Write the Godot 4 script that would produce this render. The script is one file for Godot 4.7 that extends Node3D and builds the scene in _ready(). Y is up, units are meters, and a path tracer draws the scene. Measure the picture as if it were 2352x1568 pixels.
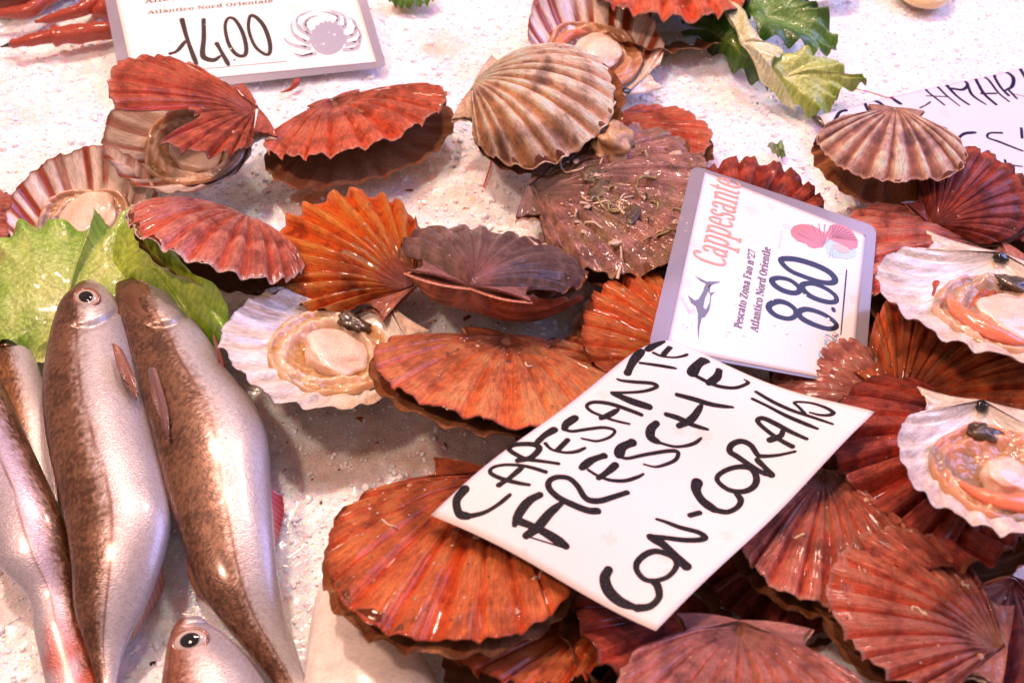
extends Node3D
# Fishmonger's ice bed: scallops, whole fish, lettuce and price cards. Pixel coordinates below are those of a 2352 x 1568 view of the photograph.

const HALF := 0.305731
const ASPECT := 1.501466
var cam_pos := Vector3(0, 0.53507, 0.48177)
var cam_f := Vector3(0, -0.743145, -0.669131)
var cam_u := Vector3(0, 0.669131, -0.743145)
var rng := RandomNumberGenerator.new()
var nz := FastNoiseLite.new()
var MAT := {}
var TEX := {}
var used := {}

# ---------------------------------------------------------------- places
func ray(x: float, y: float) -> Vector3:
	return (cam_f + Vector3.RIGHT * (x / 1176.0 - 1.0) * HALF * ASPECT + cam_u * (1.0 - y / 784.0) * HALF).normalized()

func at(x: float, y: float, h: float) -> Vector3:
	var d := ray(x, y)
	return cam_pos + d * ((h - cam_pos.y) / d.y)

func meet(x: float, y: float, p: Vector3, n: Vector3) -> Vector3:
	var d := ray(x, y)
	return cam_pos + d * ((p - cam_pos).dot(n) / d.dot(n))

func reach(x: float, y: float, u: Vector3, l: float, near: bool) -> Vector3:
	var d := ray(x, y)
	var m := (u - cam_pos).dot(d)
	var q := l * l - (u - cam_pos - d * m).length_squared()
	var w := sqrt(maxf(q, 0.0))
	return cam_pos + d * (m - w if near else m + w)

func hx(s: String) -> Color:
	return Color.html(s).srgb_to_linear()

# ---------------------------------------------------------------- scene tree
func numbered(s: String) -> String:
	if not used.has(s):
		used[s] = 0
		return s
	used[s] += 1
	return "%s_%03d" % [s, used[s]]

func thing(called: String, label: String, category: String, group := "") -> Node3D:
	var o := Node3D.new()
	o.name = numbered(called)
	o.set_meta("label", label)
	o.set_meta("category", category)
	if group:
		o.set_meta("group", group)
	add_child(o)
	return o

func part(called: String, mesh: Mesh, mat: Material, parent: Node3D) -> MeshInstance3D:
	var o := MeshInstance3D.new()
	o.name = called
	o.mesh = mesh
	o.material_override = mat
	parent.add_child(o, true)
	return o

# ---------------------------------------------------------------- mesh helpers
func quads(nu: int, nv: int, from := 0) -> PackedInt32Array:
	# grid of (nu+1) x (nv+1) points stored row after row (nv+1 a row)
	var ix := PackedInt32Array()
	ix.resize(nu * nv * 6)
	var k := 0
	for i in nu:
		for j in nv:
			var a := from + i * (nv + 1) + j
			var b := a + nv + 1
			ix[k] = a; ix[k + 1] = b; ix[k + 2] = a + 1
			ix[k + 3] = a + 1; ix[k + 4] = b; ix[k + 5] = b + 1
			k += 6
	return ix

func commit(v: PackedVector3Array, ix: PackedInt32Array, c := PackedColorArray(), uv := PackedVector2Array()) -> ArrayMesh:
	var a := []
	a.resize(Mesh.ARRAY_MAX)
	a[Mesh.ARRAY_VERTEX] = v
	a[Mesh.ARRAY_INDEX] = ix
	if c.size():
		a[Mesh.ARRAY_COLOR] = c
	if uv.size():
		a[Mesh.ARRAY_TEX_UV] = uv
	var st := SurfaceTool.new()
	st.create_from_arrays(a)
	st.generate_normals()
	return st.commit()

func spline(p: Array, n: int, closed := false) -> Array:
	# Catmull-Rom through Vector2 / Vector3 / float values; n steps a span
	var out := []
	var m := p.size()
	var spans := m if closed else m - 1
	for i in spans:
		var a = p[(i - 1 + m) % m] if closed else p[maxi(i - 1, 0)]
		var b = p[i]
		var c = p[(i + 1) % m] if closed else p[mini(i + 1, m - 1)]
		var d = p[(i + 2) % m] if closed else p[mini(i + 2, m - 1)]
		for k in n:
			var t := float(k) / n
			out.append(b * 1.0 + (c - a) * (0.5 * t) + (a * 2.0 - b * 5.0 + c * 4.0 - d) * (0.5 * t * t) + (b * 3.0 - a - c * 3.0 + d) * (0.5 * t * t * t))
	if not closed:
		out.append(p[m - 1])
	return out

func tube(p: Array, r: Array, sides := 8, wob := 0.0) -> ArrayMesh:
	var v := PackedVector3Array()
	var n := p.size()
	var side := Vector3.UP
	for i in n:
		var d: Vector3 = (p[mini(i + 1, n - 1)] - p[maxi(i - 1, 0)]).normalized()
		var s := side.cross(d)
		if s.length() < 0.1:
			s = Vector3.RIGHT.cross(d)
		s = s.normalized()
		side = d.cross(s)
		for j in sides + 1:
			var a := TAU * (j % sides) / sides
			var rr: float = r[i] * (1.0 + wob * nz.get_noise_3d(i * 40.0, cos(a) * 60.0, sin(a) * 60.0))
			v.append(p[i] + (s * cos(a) + side * sin(a)) * rr)
	var ix := quads(n - 1, sides)
	for e in 2:
		var row := 0 if e == 0 else n - 1
		v.append(p[row])
		for j in sides:
			ix.append_array([v.size() - 1, row * (sides + 1) + j, row * (sides + 1) + j + 1])
	return commit(v, ix)

func blob(radii: Vector3, amp := 0.1, freq := 2.0, seed_at := 0.0, nu := 18, nv := 28, power := 1.0, c1 := Color.WHITE, c2 := Color.WHITE) -> ArrayMesh:
	var v := PackedVector3Array()
	var c := PackedColorArray()
	for i in nu + 1:
		var th := PI * i / nu
		for j in nv + 1:
			var ph := TAU * (j % nv) / nv
			var d := Vector3(sin(th) * cos(ph), cos(th), sin(th) * sin(ph))
			var rr := pow(absf(sin(th)), power)
			var q := Vector3(rr * cos(ph), signf(d.y) * pow(absf(d.y), power), rr * sin(ph))
			var n := nz.get_noise_3d(d.x * freq * 50.0 + seed_at * 97.0, d.y * freq * 50.0, d.z * freq * 50.0 + seed_at * 31.0)
			v.append(q * radii * (1.0 + amp * n))
			c.append(c1.lerp(c2, clampf(0.5 + n * 1.2, 0, 1)))
	return commit(v, quads(nu, nv), c)

# ---------------------------------------------------------------- textures and materials
func noise_bytes(w: int, h: int, freq: float, kind: int, sd: int, octaves := 3, sx := 1, sy := 1) -> PackedByteArray:
	var f := FastNoiseLite.new()
	f.noise_type = kind
	f.frequency = freq
	f.seed = sd
	f.fractal_octaves = octaves
	if kind == FastNoiseLite.TYPE_CELLULAR:
		f.cellular_return_type = FastNoiseLite.RETURN_DISTANCE
		f.fractal_type = FastNoiseLite.FRACTAL_NONE
	var im := f.get_seamless_image(w / sx, h / sy)
	if sx > 1 or sy > 1:
		im.resize(w, h, Image.INTERPOLATE_CUBIC)
	im.convert(Image.FORMAT_L8)
	return im.get_data()

func mixed(w: int, h: int, layers: Array, lo: float, hi: float) -> ImageTexture:
	# layers of [bytes, weight]; result spread over lo..hi
	var out := PackedByteArray()
	out.resize(w * h)
	for i in w * h:
		var s := 0.0
		for l in layers:
			s += l[1] * (l[0][i] / 255.0)
		out[i] = int(clampf(lo + (hi - lo) * s, 0, 1) * 255.0)
	var im := Image.create_from_data(w, h, false, Image.FORMAT_L8, out)
	return ImageTexture.create_from_image(im)

func mat(called: String, o := {}) -> StandardMaterial3D:
	var m := StandardMaterial3D.new()
	m.resource_name = called
	m.vertex_color_use_as_albedo = o.get("vc", true)
	m.albedo_color = o.get("color", Color.WHITE)
	m.roughness = o.get("rough", 0.5)
	m.metallic = o.get("metal", 0.0)
	m.metallic_specular = o.get("spec", 0.5)
	m.cull_mode = BaseMaterial3D.CULL_DISABLED
	if o.has("tex"):
		m.albedo_texture = o.tex
	if o.has("rtex"):
		m.roughness_texture = o.rtex
	if o.has("mtex"):
		m.metallic_texture = o.mtex
	if o.has("bump"):
		m.heightmap_enabled = true
		m.heightmap_texture = o.bump
		m.heightmap_scale = o.get("bump_cm", 0.03)
	if o.has("uv"):
		m.uv1_scale = o.uv
	if o.get("tri", false):
		m.uv1_triplanar = true
	if o.get("world", false):
		m.uv1_triplanar = true
		m.uv1_world_triplanar = true
	if o.has("coat"):
		m.clearcoat_enabled = true
		m.clearcoat = o.coat
		m.clearcoat_roughness = o.get("coat_rough", 0.1)
	if o.has("sss"):
		m.subsurf_scatter_enabled = true
		m.subsurf_scatter_strength = o.sss
	if o.has("back"):
		m.backlight_enabled = true
		m.backlight = o.back
	if o.has("alpha"):
		m.transparency = BaseMaterial3D.TRANSPARENCY_ALPHA
		m.albedo_color.a = o.alpha
	MAT[called] = m
	return m

func make_materials() -> void:
	var S := FastNoiseLite.TYPE_SIMPLEX_SMOOTH
	var striae := noise_bytes(512, 512, 0.14, S, 3, 2, 1, 16)
	var fine := noise_bytes(512, 512, 0.09, S, 5, 3)
	var coarse := noise_bytes(512, 512, 0.02, S, 8, 4)
	var rings := noise_bytes(512, 512, 0.05, S, 11, 2, 16, 1)
	# fine riblets crossed by growth lines, both uneven
	var lattice := PackedByteArray()
	lattice.resize(1024 * 1024)
	var coarse2 := noise_bytes(1024, 1024, 0.012, S, 21, 3)
	var fine2 := noise_bytes(1024, 1024, 0.11, S, 22, 2)
	for y in 1024:
		for x in 1024:
			var i := y * 1024 + x
			var cw := coarse2[i] / 255.0 - 0.5
			var u := sin(TAU * (x / 1024.0 * 20.0 + cw * 0.8))
			var w := sin(TAU * (y / 1024.0 * 46.0 + cw * 5.0))
			var f := fine2[i] / 255.0
			lattice[i] = int(clampf(0.42 + 0.17 * u * (0.5 + cw * 2.0) + 0.12 * w * (0.5 - cw * 2.0) + 0.75 * (f - 0.5) + 0.3 * cw, 0, 1) * 255.0)
	TEX.shell_bump = ImageTexture.create_from_image(Image.create_from_data(1024, 1024, false, Image.FORMAT_L8, lattice))
	TEX.shell_tone = mixed(1024, 1024, [[lattice, 0.55], [fine2, 0.2], [coarse2, 0.25]], 0.58, 1.4)
	TEX.grain = mixed(512, 512, [[fine, 0.6], [coarse, 0.4]], 0.0, 1.0)
	TEX.grain_tone = mixed(512, 512, [[fine, 0.5], [coarse, 0.5]], 0.62, 1.2)
	TEX.soft_tone = mixed(512, 512, [[fine, 0.5], [coarse, 0.5]], 0.84, 1.12)
	TEX.ice_rough = mixed(512, 512, [[fine, 0.5], [coarse, 0.5]], 0.0, 0.75)
	var scales := noise_bytes(512, 512, 0.075, FastNoiseLite.TYPE_CELLULAR, 4, 1)
	TEX.scale_bump = mixed(512, 512, [[scales, 0.75], [coarse, 0.25]], 0.0, 1.0)
	TEX.scale_tone = mixed(512, 512, [[scales, 0.3], [fine, 0.4], [coarse, 0.3]], 0.72, 1.25)
	TEX.blister = mixed(512, 512, [[noise_bytes(512, 512, 0.03, FastNoiseLite.TYPE_CELLULAR, 9, 1), 0.5], [coarse, 0.5]], 0.0, 1.0)
	mat("wet_shell", {"rough": 0.5, "spec": 0.28, "tex": TEX.shell_tone, "bump": TEX.shell_bump, "bump_cm": 0.12, "coat": 0.32, "coat_rough": 0.08})
	mat("dry_shell", {"rough": 0.6, "tex": TEX.shell_tone, "bump": TEX.shell_bump, "bump_cm": 0.06, "coat": 0.1, "coat_rough": 0.3})
	mat("crusty_shell", {"rough": 0.38, "tex": TEX.shell_tone, "bump": TEX.shell_bump, "bump_cm": 0.12, "coat": 0.5, "coat_rough": 0.12})
	mat("inner_shell", {"rough": 0.3, "tex": TEX.grain_tone, "bump": TEX.grain, "bump_cm": 0.015, "coat": 0.5, "coat_rough": 0.08, "uv": Vector3(0.5, 0.5, 1)})
	mat("meat", {"rough": 0.28, "sss": 0.35, "tex": TEX.soft_tone, "tri": true, "uv": Vector3.ONE * 14.0, "bump": TEX.grain, "bump_cm": 0.05, "coat": 0.8, "coat_rough": 0.06})
	mat("fish", {"rough": 0.36, "metal": 0.32, "tex": TEX.scale_tone, "bump": TEX.scale_bump, "bump_cm": 0.012, "uv": Vector3(3.0, 3.0, 1), "coat": 0.5, "coat_rough": 0.14})
	mat("pale_fish", {"rough": 0.3, "tex": TEX.soft_tone, "bump": TEX.grain, "bump_cm": 0.02, "coat": 0.7, "coat_rough": 0.08, "sss": 0.2})
	mat("fin", {"rough": 0.3, "coat": 0.7, "coat_rough": 0.1, "bump": TEX.grain, "bump_cm": 0.02, "tri": true, "uv": Vector3.ONE * 30.0, "back": Color(0.2, 0.08, 0.06)})
	mat("ice", {"rough": 0.75, "rtex": TEX.ice_rough, "sss": 0.85, "world": true, "uv": Vector3.ONE * 9.0, "bump": TEX.grain, "bump_cm": 0.07, "tex": TEX.soft_tone, "color": Color(1, 1, 1), "coat": 0.35, "coat_rough": 0.12})
	mat("ice_grain", {"rough": 0.07, "vc": false, "color": Color(0.95, 0.96, 0.98), "spec": 0.6})
	var chip := mat("ice_chip", {"rough": 0.04, "vc": false, "color": Color(0.97, 0.98, 1.0)})
	chip.refraction_enabled = true
	chip.refraction_scale = 0.033
	mat("debris", {"rough": 0.45})
	mat("lettuce", {"rough": 0.34, "bump": TEX.blister, "bump_cm": 0.11, "tex": TEX.grain_tone, "uv": Vector3(2, 2, 1), "coat": 0.5, "coat_rough": 0.14, "back": Color(0.3, 0.42, 0.08)})
	mat("card_print", {"rough": 0.5, "coat": 0.9, "coat_rough": 0.1, "vc": true})
	mat("film", {"rough": 0.15, "vc": false, "color": Color(0.62, 0.61, 0.66), "alpha": 0.6, "coat": 0.4, "coat_rough": 0.06})
	mat("gloss_black", {"rough": 0.06, "vc": false, "color": Color(0.02, 0.02, 0.03), "coat": 1.0, "coat_rough": 0.03})
	mat("eye_white", {"rough": 0.12, "coat": 1.0, "coat_rough": 0.04, "metal": 0.1})
	mat("crust", {"rough": 0.5, "tex": TEX.grain_tone, "tri": true, "uv": Vector3.ONE * 40.0, "bump": TEX.grain, "bump_cm": 0.06, "coat": 0.4, "coat_rough": 0.2})
	mat("crab", {"rough": 0.4, "tex": TEX.grain_tone, "tri": true, "uv": Vector3.ONE * 30.0, "bump": TEX.grain, "bump_cm": 0.1, "coat": 0.6, "coat_rough": 0.12})

# ---------------------------------------------------------------- scallops
# pal: rib, gap, blotch, umbo, edge colours, how much blotch, and the threshold of the blotches
var PAL := {}
func make_palettes() -> void:
	PAL = {
		"red": {"rib": hx("dc7050"), "furrow": hx("d04c28"), "blotch": hx("d87a58"), "umbo": hx("d98070"), "edge": hx("c88a74"), "amt": 0.45, "th": 0.05},
		"brick": {"rib": hx("dc7440"), "furrow": hx("d04e1e"), "blotch": hx("d97848"), "umbo": hx("cf6a4a"), "edge": hx("b8502c"), "amt": 0.5, "th": 0.0},
		"coral": {"rib": hx("e8907a"), "furrow": hx("e26a4c"), "blotch": hx("b23218"), "umbo": hx("eab0a0"), "edge": hx("f0d0c4"), "amt": 0.35, "th": 0.1},
		"orange": {"rib": hx("f08438"), "furrow": hx("e86018"), "blotch": hx("8a2408"), "umbo": hx("d8a0a4"), "edge": hx("d8865a"), "amt": 0.45, "th": 0.16},
		"salmon": {"rib": hx("ea8856"), "furrow": hx("e06a34"), "blotch": hx("e89060"), "umbo": hx("c07048"), "edge": hx("9a4a38"), "amt": 0.5, "th": 0.0},
		"purple": {"rib": hx("8c706a"), "furrow": hx("84625c"), "blotch": hx("7a6048"), "umbo": hx("d08a80"), "edge": hx("6a5040"), "amt": 0.4, "th": 0.1},
		"cream": {"rib": hx("ecd2b8"), "furrow": hx("b07a52"), "blotch": hx("4e3030"), "umbo": hx("ecc8b0"), "edge": hx("d8b49a"), "amt": 0.6, "th": 0.12},
		"striped": {"rib": hx("dcb4a0"), "furrow": hx("7a4838"), "blotch": hx("43283a"), "umbo": hx("c08a70"), "edge": hx("d8a898"), "amt": 0.6, "th": 0.12},
		"crusty": {"rib": hx("b47e70"), "furrow": hx("a87260"), "blotch": hx("8a7648"), "umbo": hx("9a7e66"), "edge": hx("b08a70"), "amt": 0.8, "th": 0.0},
		"dark": {"rib": hx("b85644"), "furrow": hx("ac3c28"), "blotch": hx("4a2438"), "umbo": hx("a85040"), "edge": hx("7c3a2c"), "amt": 0.6, "th": 0.05},
		"pink": {"rib": hx("e09080"), "furrow": hx("da7a68"), "blotch": hx("6e3444"), "umbo": hx("d09484"), "edge": hx("d8a494"), "amt": 0.5, "th": 0.16},
		"rose": {"rib": hx("dc8068"), "furrow": hx("cc5438"), "blotch": hx("5e2c3a"), "umbo": hx("e0a494"), "edge": hx("d09a8a"), "amt": 0.5, "th": 0.2},
		"bowl": {"rib": hx("d8a478"), "furrow": hx("cc9468"), "blotch": hx("c08060"), "umbo": hx("d89a80"), "edge": hx("dcb090"), "amt": 0.4, "th": 0.05},
		"bowl_red": {"rib": hx("c8744c"), "furrow": hx("be663e"), "blotch": hx("8a4030"), "umbo": hx("d89080"), "edge": hx("c89478"), "amt": 0.4, "th": 0.05},
		"bowl_white": {"rib": hx("ecdcca"), "furrow": hx("dcc0a2"), "blotch": hx("d0a888"), "umbo": hx("e8d0b8"), "edge": hx("f2e8dc"), "amt": 0.3, "th": 0.1},
		"in_brown": {"base": hx("c89870"), "stripe": hx("6e2e10"), "edge": hx("8e4418"), "from": 0.68},
		"in_dark": {"base": hx("b87c54"), "stripe": hx("a86038"), "edge": hx("c08050"), "from": 0.7},
		"in_amber": {"base": hx("c07838"), "stripe": hx("8a4418"), "edge": hx("d88840"), "from": 0.62},
		"in_white": {"base": hx("f2ebe2"), "stripe": hx("e6d4c0"), "edge": hx("f6f2ec"), "from": 0.7},
		"in_striped": {"base": hx("f0dccc"), "stripe": hx("9c3c12"), "edge": hx("ac5a34"), "from": 0.66},
		"in_cream": {"base": hx("eadfd2"), "stripe": hx("c08a5c"), "edge": hx("efe0d0"), "from": 0.8},
	}

const OUT_R := 0.5
const OUT_C := 0.545
func outline(t: float) -> Vector2:
	var a := t * 2.36
	return Vector2(1.08 * OUT_R * sin(a), OUT_C + OUT_R * cos(a))

func dome(s: float, t: float, flat: bool) -> float:
	var h := pow(maxf(1.0 - pow(absf(t), 2.6), 0.0), 0.75)
	if flat:
		return h * (1.0 - s * s) * (sqrt(s) * 0.9 - 0.55 * exp(-s * s * 14.0)) * 1.4
	return h * pow(s, 0.5) * (1.0 - pow(s, 2.4)) * 1.62

func ribs(t: float, nr: int, broad := false) -> float:
	var w := t + 0.016 * sin(t * 23.0 + nr) + 0.01 * sin(t * 51.0)
	var c := cos(PI * nr * (w + 1.0))
	if broad:   # wide low ribs parted by narrow grooves
		var q := fposmod(nr * (w + 1.0) * 0.5, 1.0) - 0.5
		return (1.0 - 2.3 * exp(-pow(q / 0.13, 2.0)) + 0.18 * cos(q * TAU * 3.0)) * smoothstep(1.0, 0.85, absf(t))
	return c * 1.55 / (1.0 + 0.55 * absf(c) * 1.0) if absf(t) < 0.93 else c * 0.4

# a valve: local x across, y out of the hollow side, z from the umbo to the far margin
func valve(d: Dictionary) -> ArrayMesh:
	var L: float = d.L
	var H: float = d.H * L
	var sg: float = d.sg
	var nr: int = d.get("nr", 14)
	var amp: float = d.get("amp", 0.013) * L
	var flat: bool = d.flat
	var broad: bool = d.get("broad", false)
	var ns: int = d.get("ns", 60)
	var per: int = d.get("per", 9)
	var nsi: int = d.get("nsi", 14)
	var nt := nr * per
	var pal: Dictionary = PAL[d.pal]
	var pin: Dictionary = PAL[d.inner]
	var sd: float = d.get("seed", 1) * 173.0
	var bite: Array = d.get("bite", [])
	var rough: float = d.get("ragged", 0.018)
	var thick := 0.011 * L
	var gain: float = d.get("gain", 1.0)
	var crust: float = d.get("crust", 0.0) * L
	var wv := Vector2(d.get("wide", 1.0), 1.0)
	var v := PackedVector3Array()
	var c := PackedColorArray()
	var uv := PackedVector2Array()
	var O := []; var RB := []; var SM := []; var TT := []
	for j in nt + 1:
		var t := -1.0 + 2.0 * j / nt
		var rb := ribs(t, nr, broad)
		var o := outline(t)
		var m := 1.0 + rough * nz.get_noise_2d(t * 160.0 + sd, sd) * 2.0 + 0.011 * rb * (1.0 - absf(t)) + rough * 0.9 * nz.get_noise_2d(t * 1500.0, sd)
		for b in bite:
			var q: float = absf(t - b[0]) / b[1]
			if q < 1.0:
				m = minf(m, lerpf(b[2], 1.0, smoothstep(0.55, 1.0, q)) + 0.05 * nz.get_noise_2d(t * 1400.0, 7.0))
		O.append(o); RB.append(rb); SM.append(m); TT.append(t)
	var ring_a: float = d.get("rings", 0.0035) * L
	for i in ns + 1:
		var s0 := pow(float(i) / ns, 0.8)
		for j in nt + 1:
			var t: float = TT[j]
			var s: float = s0 * SM[j]
			var rb: float = RB[j]
			var o: Vector2 = O[j] * s * L * wv
			var g := nz.get_noise_2d(s * 420.0 + t * 8.0 + sd, t * 30.0 + sd)
			var y := H * dome(minf(s, 1.0), t, flat) + amp * rb * pow(s, 0.85) + ring_a * g * s
			if crust > 0.0:
				y += crust * (nz.get_noise_2d(t * 900.0, s * 800.0 + sd) + 0.5 * nz.get_noise_2d(t * 2300.0, s * 2000.0)) * smoothstep(0.0, 0.3, s)
			v.append(Vector3(o.x, sg * y, o.y))
			var k := 0.5 + 0.5 * clampf(rb, -1, 1)
			var col: Color = pal.furrow.lerp(pal.rib, k)
			var ox := o.x * 1000.0 + sd; var oy := o.y * 1000.0
			var n1 := nz.get_noise_2d(ox * 2.2 + sd * 1.3, oy * 2.2)
			var n2 := nz.get_noise_2d(ox * 9.0 + 31.0, oy * 9.0 + sd)
			col = col.lerp(pal.blotch, clampf((n1 * 0.8 + n2 * 0.55 - pal.th) * 3.5, 0, 1) * pal.amt * (1.0 - 0.45 * k))
			col = col.lerp(Color(col.r * 0.4, col.g * 0.32, col.b * 0.42), clampf((nz.get_noise_2d(ox * 3.2 - sd, oy * 3.2 + 77.0) + 0.6 * n2 - 0.2) * 3.2, 0, 1) * 0.6)
			col = col.lerp(pal.umbo, smoothstep(0.34, 0.06, s0) * 0.75)
			col = col.lerp(pal.edge, smoothstep(0.955, 1.0, s0) * 0.8)
			var band := 1.0 + 0.6 * nz.get_noise_2d(s * 420.0 + sd, t * 26.0) + 0.22 * n2 + 0.25 * nz.get_noise_2d(ox * 34.0, oy * 34.0)
			band *= gain
			c.append(Color(minf(col.r * band, 0.85), minf(col.g * band, 0.85), minf(col.b * band, 0.85)))
			uv.append(Vector2(t * nr * 0.24, s * 0.7 + sd * 0.01))
	var ix := quads(ns, nt)
	var base := v.size()
	for i in nsi + 1:
		var s0 := pow(float(i) / nsi, 0.8)
		for j in nt + 1:
			var t: float = TT[j]
			var s: float = s0 * SM[j]
			var rb: float = RB[j]
			var o: Vector2 = O[j] * s * L * wv
			var y := H * dome(minf(s, 1.0), t, flat) + amp * rb * smoothstep(0.25, 1.0, s) - thick * (0.35 + 0.65 * smoothstep(1.0, 0.8, s)) * smoothstep(1.0, 0.9, absf(t) * 0.98)
			v.append(Vector3(o.x, sg * y, o.y))
			var w := smoothstep(-0.1, 0.45, -rb if sg > 0 else rb) if pin.get("flip", false) else smoothstep(-0.15, 0.4, rb)
			var n1 := nz.get_noise_2d(t * 300.0 + sd, s * 90.0)
			var from: float = pin.from + 0.14 * nz.get_noise_2d(t * 190.0 + sd, 3.0)
			var col: Color = pin.base.lerp(pin.stripe, smoothstep(from, from + 0.09, s0) * w * clampf(0.85 + n1, 0, 1))
			col = col.lerp(pin.edge, smoothstep(0.965, 1.0, s0) * 0.6)
			var band := 1.0 + 0.15 * n1 + 0.08 * nz.get_noise_2d(t * 900.0, s * 500.0)
			c.append(Color(col.r * band, col.g * band, col.b * band))
			uv.append(Vector2(t * nr * 0.24, s * 0.7))
	ix.append_array(quads(nsi, nt, base))
	for j in nt:
		var a := ns * (nt + 1) + j
		var b := base + nsi * (nt + 1) + j
		ix.append_array([a, b, a + 1, a + 1, b, b + 1])
	return commit(v, ix, c, uv)

func valve_point(L: float, H: float, sg: float, flat: bool, s: float, t: float, nr := 14, amp := 0.013, broad := false) -> Vector3:
	var o := outline(t) * s * L
	return Vector3(o.x, sg * (H * L * dome(s, t, flat) + amp * L * ribs(t, nr, broad) * pow(s, 0.85)), o.y)

func ear(L: float, side: float, sg: float, pal: Dictionary, wide: float, sd: float) -> ArrayMesh:
	var e := outline(side) * L
	var a := Vector3(0.0, 0, -0.022 * L)
	var b := Vector3(side * wide * L, 0, -0.022 * L)
	var c := Vector3(side * wide * 0.9 * L, 0, 0.165 * L)
	var d := Vector3(e.x * 0.93, 0, e.y * 0.98)
	var v := PackedVector3Array(); var col := PackedColorArray(); var uv := PackedVector2Array()
	var n := 12
	for f in 2:
		for i in n + 1:
			var p := float(i) / n      # along the hinge
			for j in n + 1:
				var q := float(j) / n  # away from the hinge
				var w := a.lerp(b, p).lerp(d.lerp(c, p), q)
				w.x -= side * 0.03 * L * sin(q * PI) * p
				w.y = sg * L * (0.004 + 0.016 * sin(p * PI) * (1.0 - q * 0.5) + 0.006 * sin(q * 19.0 + sd) * p + 0.012 * q * (1.0 - p)) - f * sg * 0.011 * L
				v.append(w)
				var m := 0.5 + 0.5 * sin(q * 21.0 + p * 3.0 + sd)
				var x: Color = pal.rib.lerp(pal.umbo, 0.3 + 0.5 * m)
				var band := 1.0 + 0.35 * nz.get_noise_2d(p * 160.0 + sd * 50.0, q * 240.0)
				col.append(Color(x.r * band, x.g * band, x.b * band))
				uv.append(Vector2(p * 0.5, q * 0.5 + sd))
	var ix := quads(n, n)
	ix.append_array(quads(n, n, (n + 1) * (n + 1)))
	var m2 := (n + 1) * (n + 1)
	for i in n:
		for e2 in [[i * (n + 1), (i + 1) * (n + 1)], [i * (n + 1) + n, (i + 1) * (n + 1) + n], [n * (n + 1) + i, n * (n + 1) + i + 1]]:
			ix.append_array([e2[0], e2[1], e2[0] + m2, e2[1], e2[1] + m2, e2[0] + m2])
	return commit(v, ix, col, uv)

func shell_frame(d: Dictionary) -> Transform3D:
	var u := at(d.U[0], d.U[1], d.U[2])
	var m := reach(d.M[0], d.M[1], u, d.get("L", 0.1), d.get("near", true))
	if d.M.size() > 2:
		m = at(d.M[0], d.M[1], d.M[2])
		d.L = (m - u).length()
	var a := (m - u).normalized()
	var n := (Vector3.UP - a * a.y).normalized()
	n = n.rotated(a, deg_to_rad(d.get("roll", 0.0)))
	if d.get("say", false):
		print(d.label, " umbo ", u, " margin ", m, " length ", (m - u).length())
	return Transform3D(Basis(n.cross(a), n, a), u)

func add_valve(o: Node3D, called: String, d: Dictionary, shell: String) -> MeshInstance3D:
	var vm := part(called, valve(d), MAT[shell], o)
	var wide: float = d.get("ears", 0.33)
	for side in [-1.0, 1.0]:
		part("ear", ear(d.L, side, d.sg, PAL[d.pal], wide * (1.0 if side > 0 else d.get("ear_ratio", 0.9)), d.get("seed", 1) + side), MAT[shell], vm)
	return vm

func scallop(d: Dictionary) -> Node3D:
	var o := thing("scallop", d.label, "scallop", d.get("group", "scallops on the ice"))
	o.transform = shell_frame(d)
	o.set_meta("length", d.L)
	var sd: int = d.get("seed", 1)
	var conv: bool = d.get("convex", false)
	if d.has("top"):
		var top := add_valve(o, "upper_valve", {"L": d.L, "H": d.get("H", 0.25 if conv else 0.055), "sg": 1.0, "flat": not conv, "pal": d.top, "inner": d.get("inner", "in_brown"), "seed": sd, "wide": d.get("wide", 1.0), "gain": d.get("gain", 1.15), "crust": d.get("crust", 0.0), "broad": d.get("broad", not d.top in ["coral", "cream", "striped", "purple", "orange"]),
			"ns": d.get("ns", 64), "per": d.get("per", 11), "nsi": 10, "nr": d.get("nr", 14), "amp": d.get("amp", 0.0125) * (2.6 if not conv else 1.7), "bite": d.get("bite", []), "ragged": d.get("ragged", 0.018), "rings": d.get("rings", 0.006), "ears": d.get("ears", 0.33)}, d.get("skin", "wet_shell"))
		dress(top, d, conv)
	if d.has("low"):
		var low := add_valve(o, "lower_valve", {"L": d.L * d.get("low_L", 1.035), "H": d.get("low_H", 0.24), "sg": -1.0, "flat": false, "pal": d.low, "inner": d.get("low_inner", "in_dark"), "seed": sd + 50, "wide": d.get("wide", 1.0),
			"ns": d.get("low_ns", 26), "per": 7, "nsi": d.get("low_nsi", 26), "nr": d.get("nr", 14), "amp": 0.0125, "ragged": d.get("ragged", 0.012), "ears": d.get("ears", 0.33)}, d.get("low_skin", "dry_shell"))
		low.transform = Transform3D(Basis(Vector3.RIGHT, deg_to_rad(d.get("gape", 4.0))), Vector3(0, -0.002, 0))
		if d.get("flesh", false):
			flesh(low, d.L, 0.24, sd, true)
	return o

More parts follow.
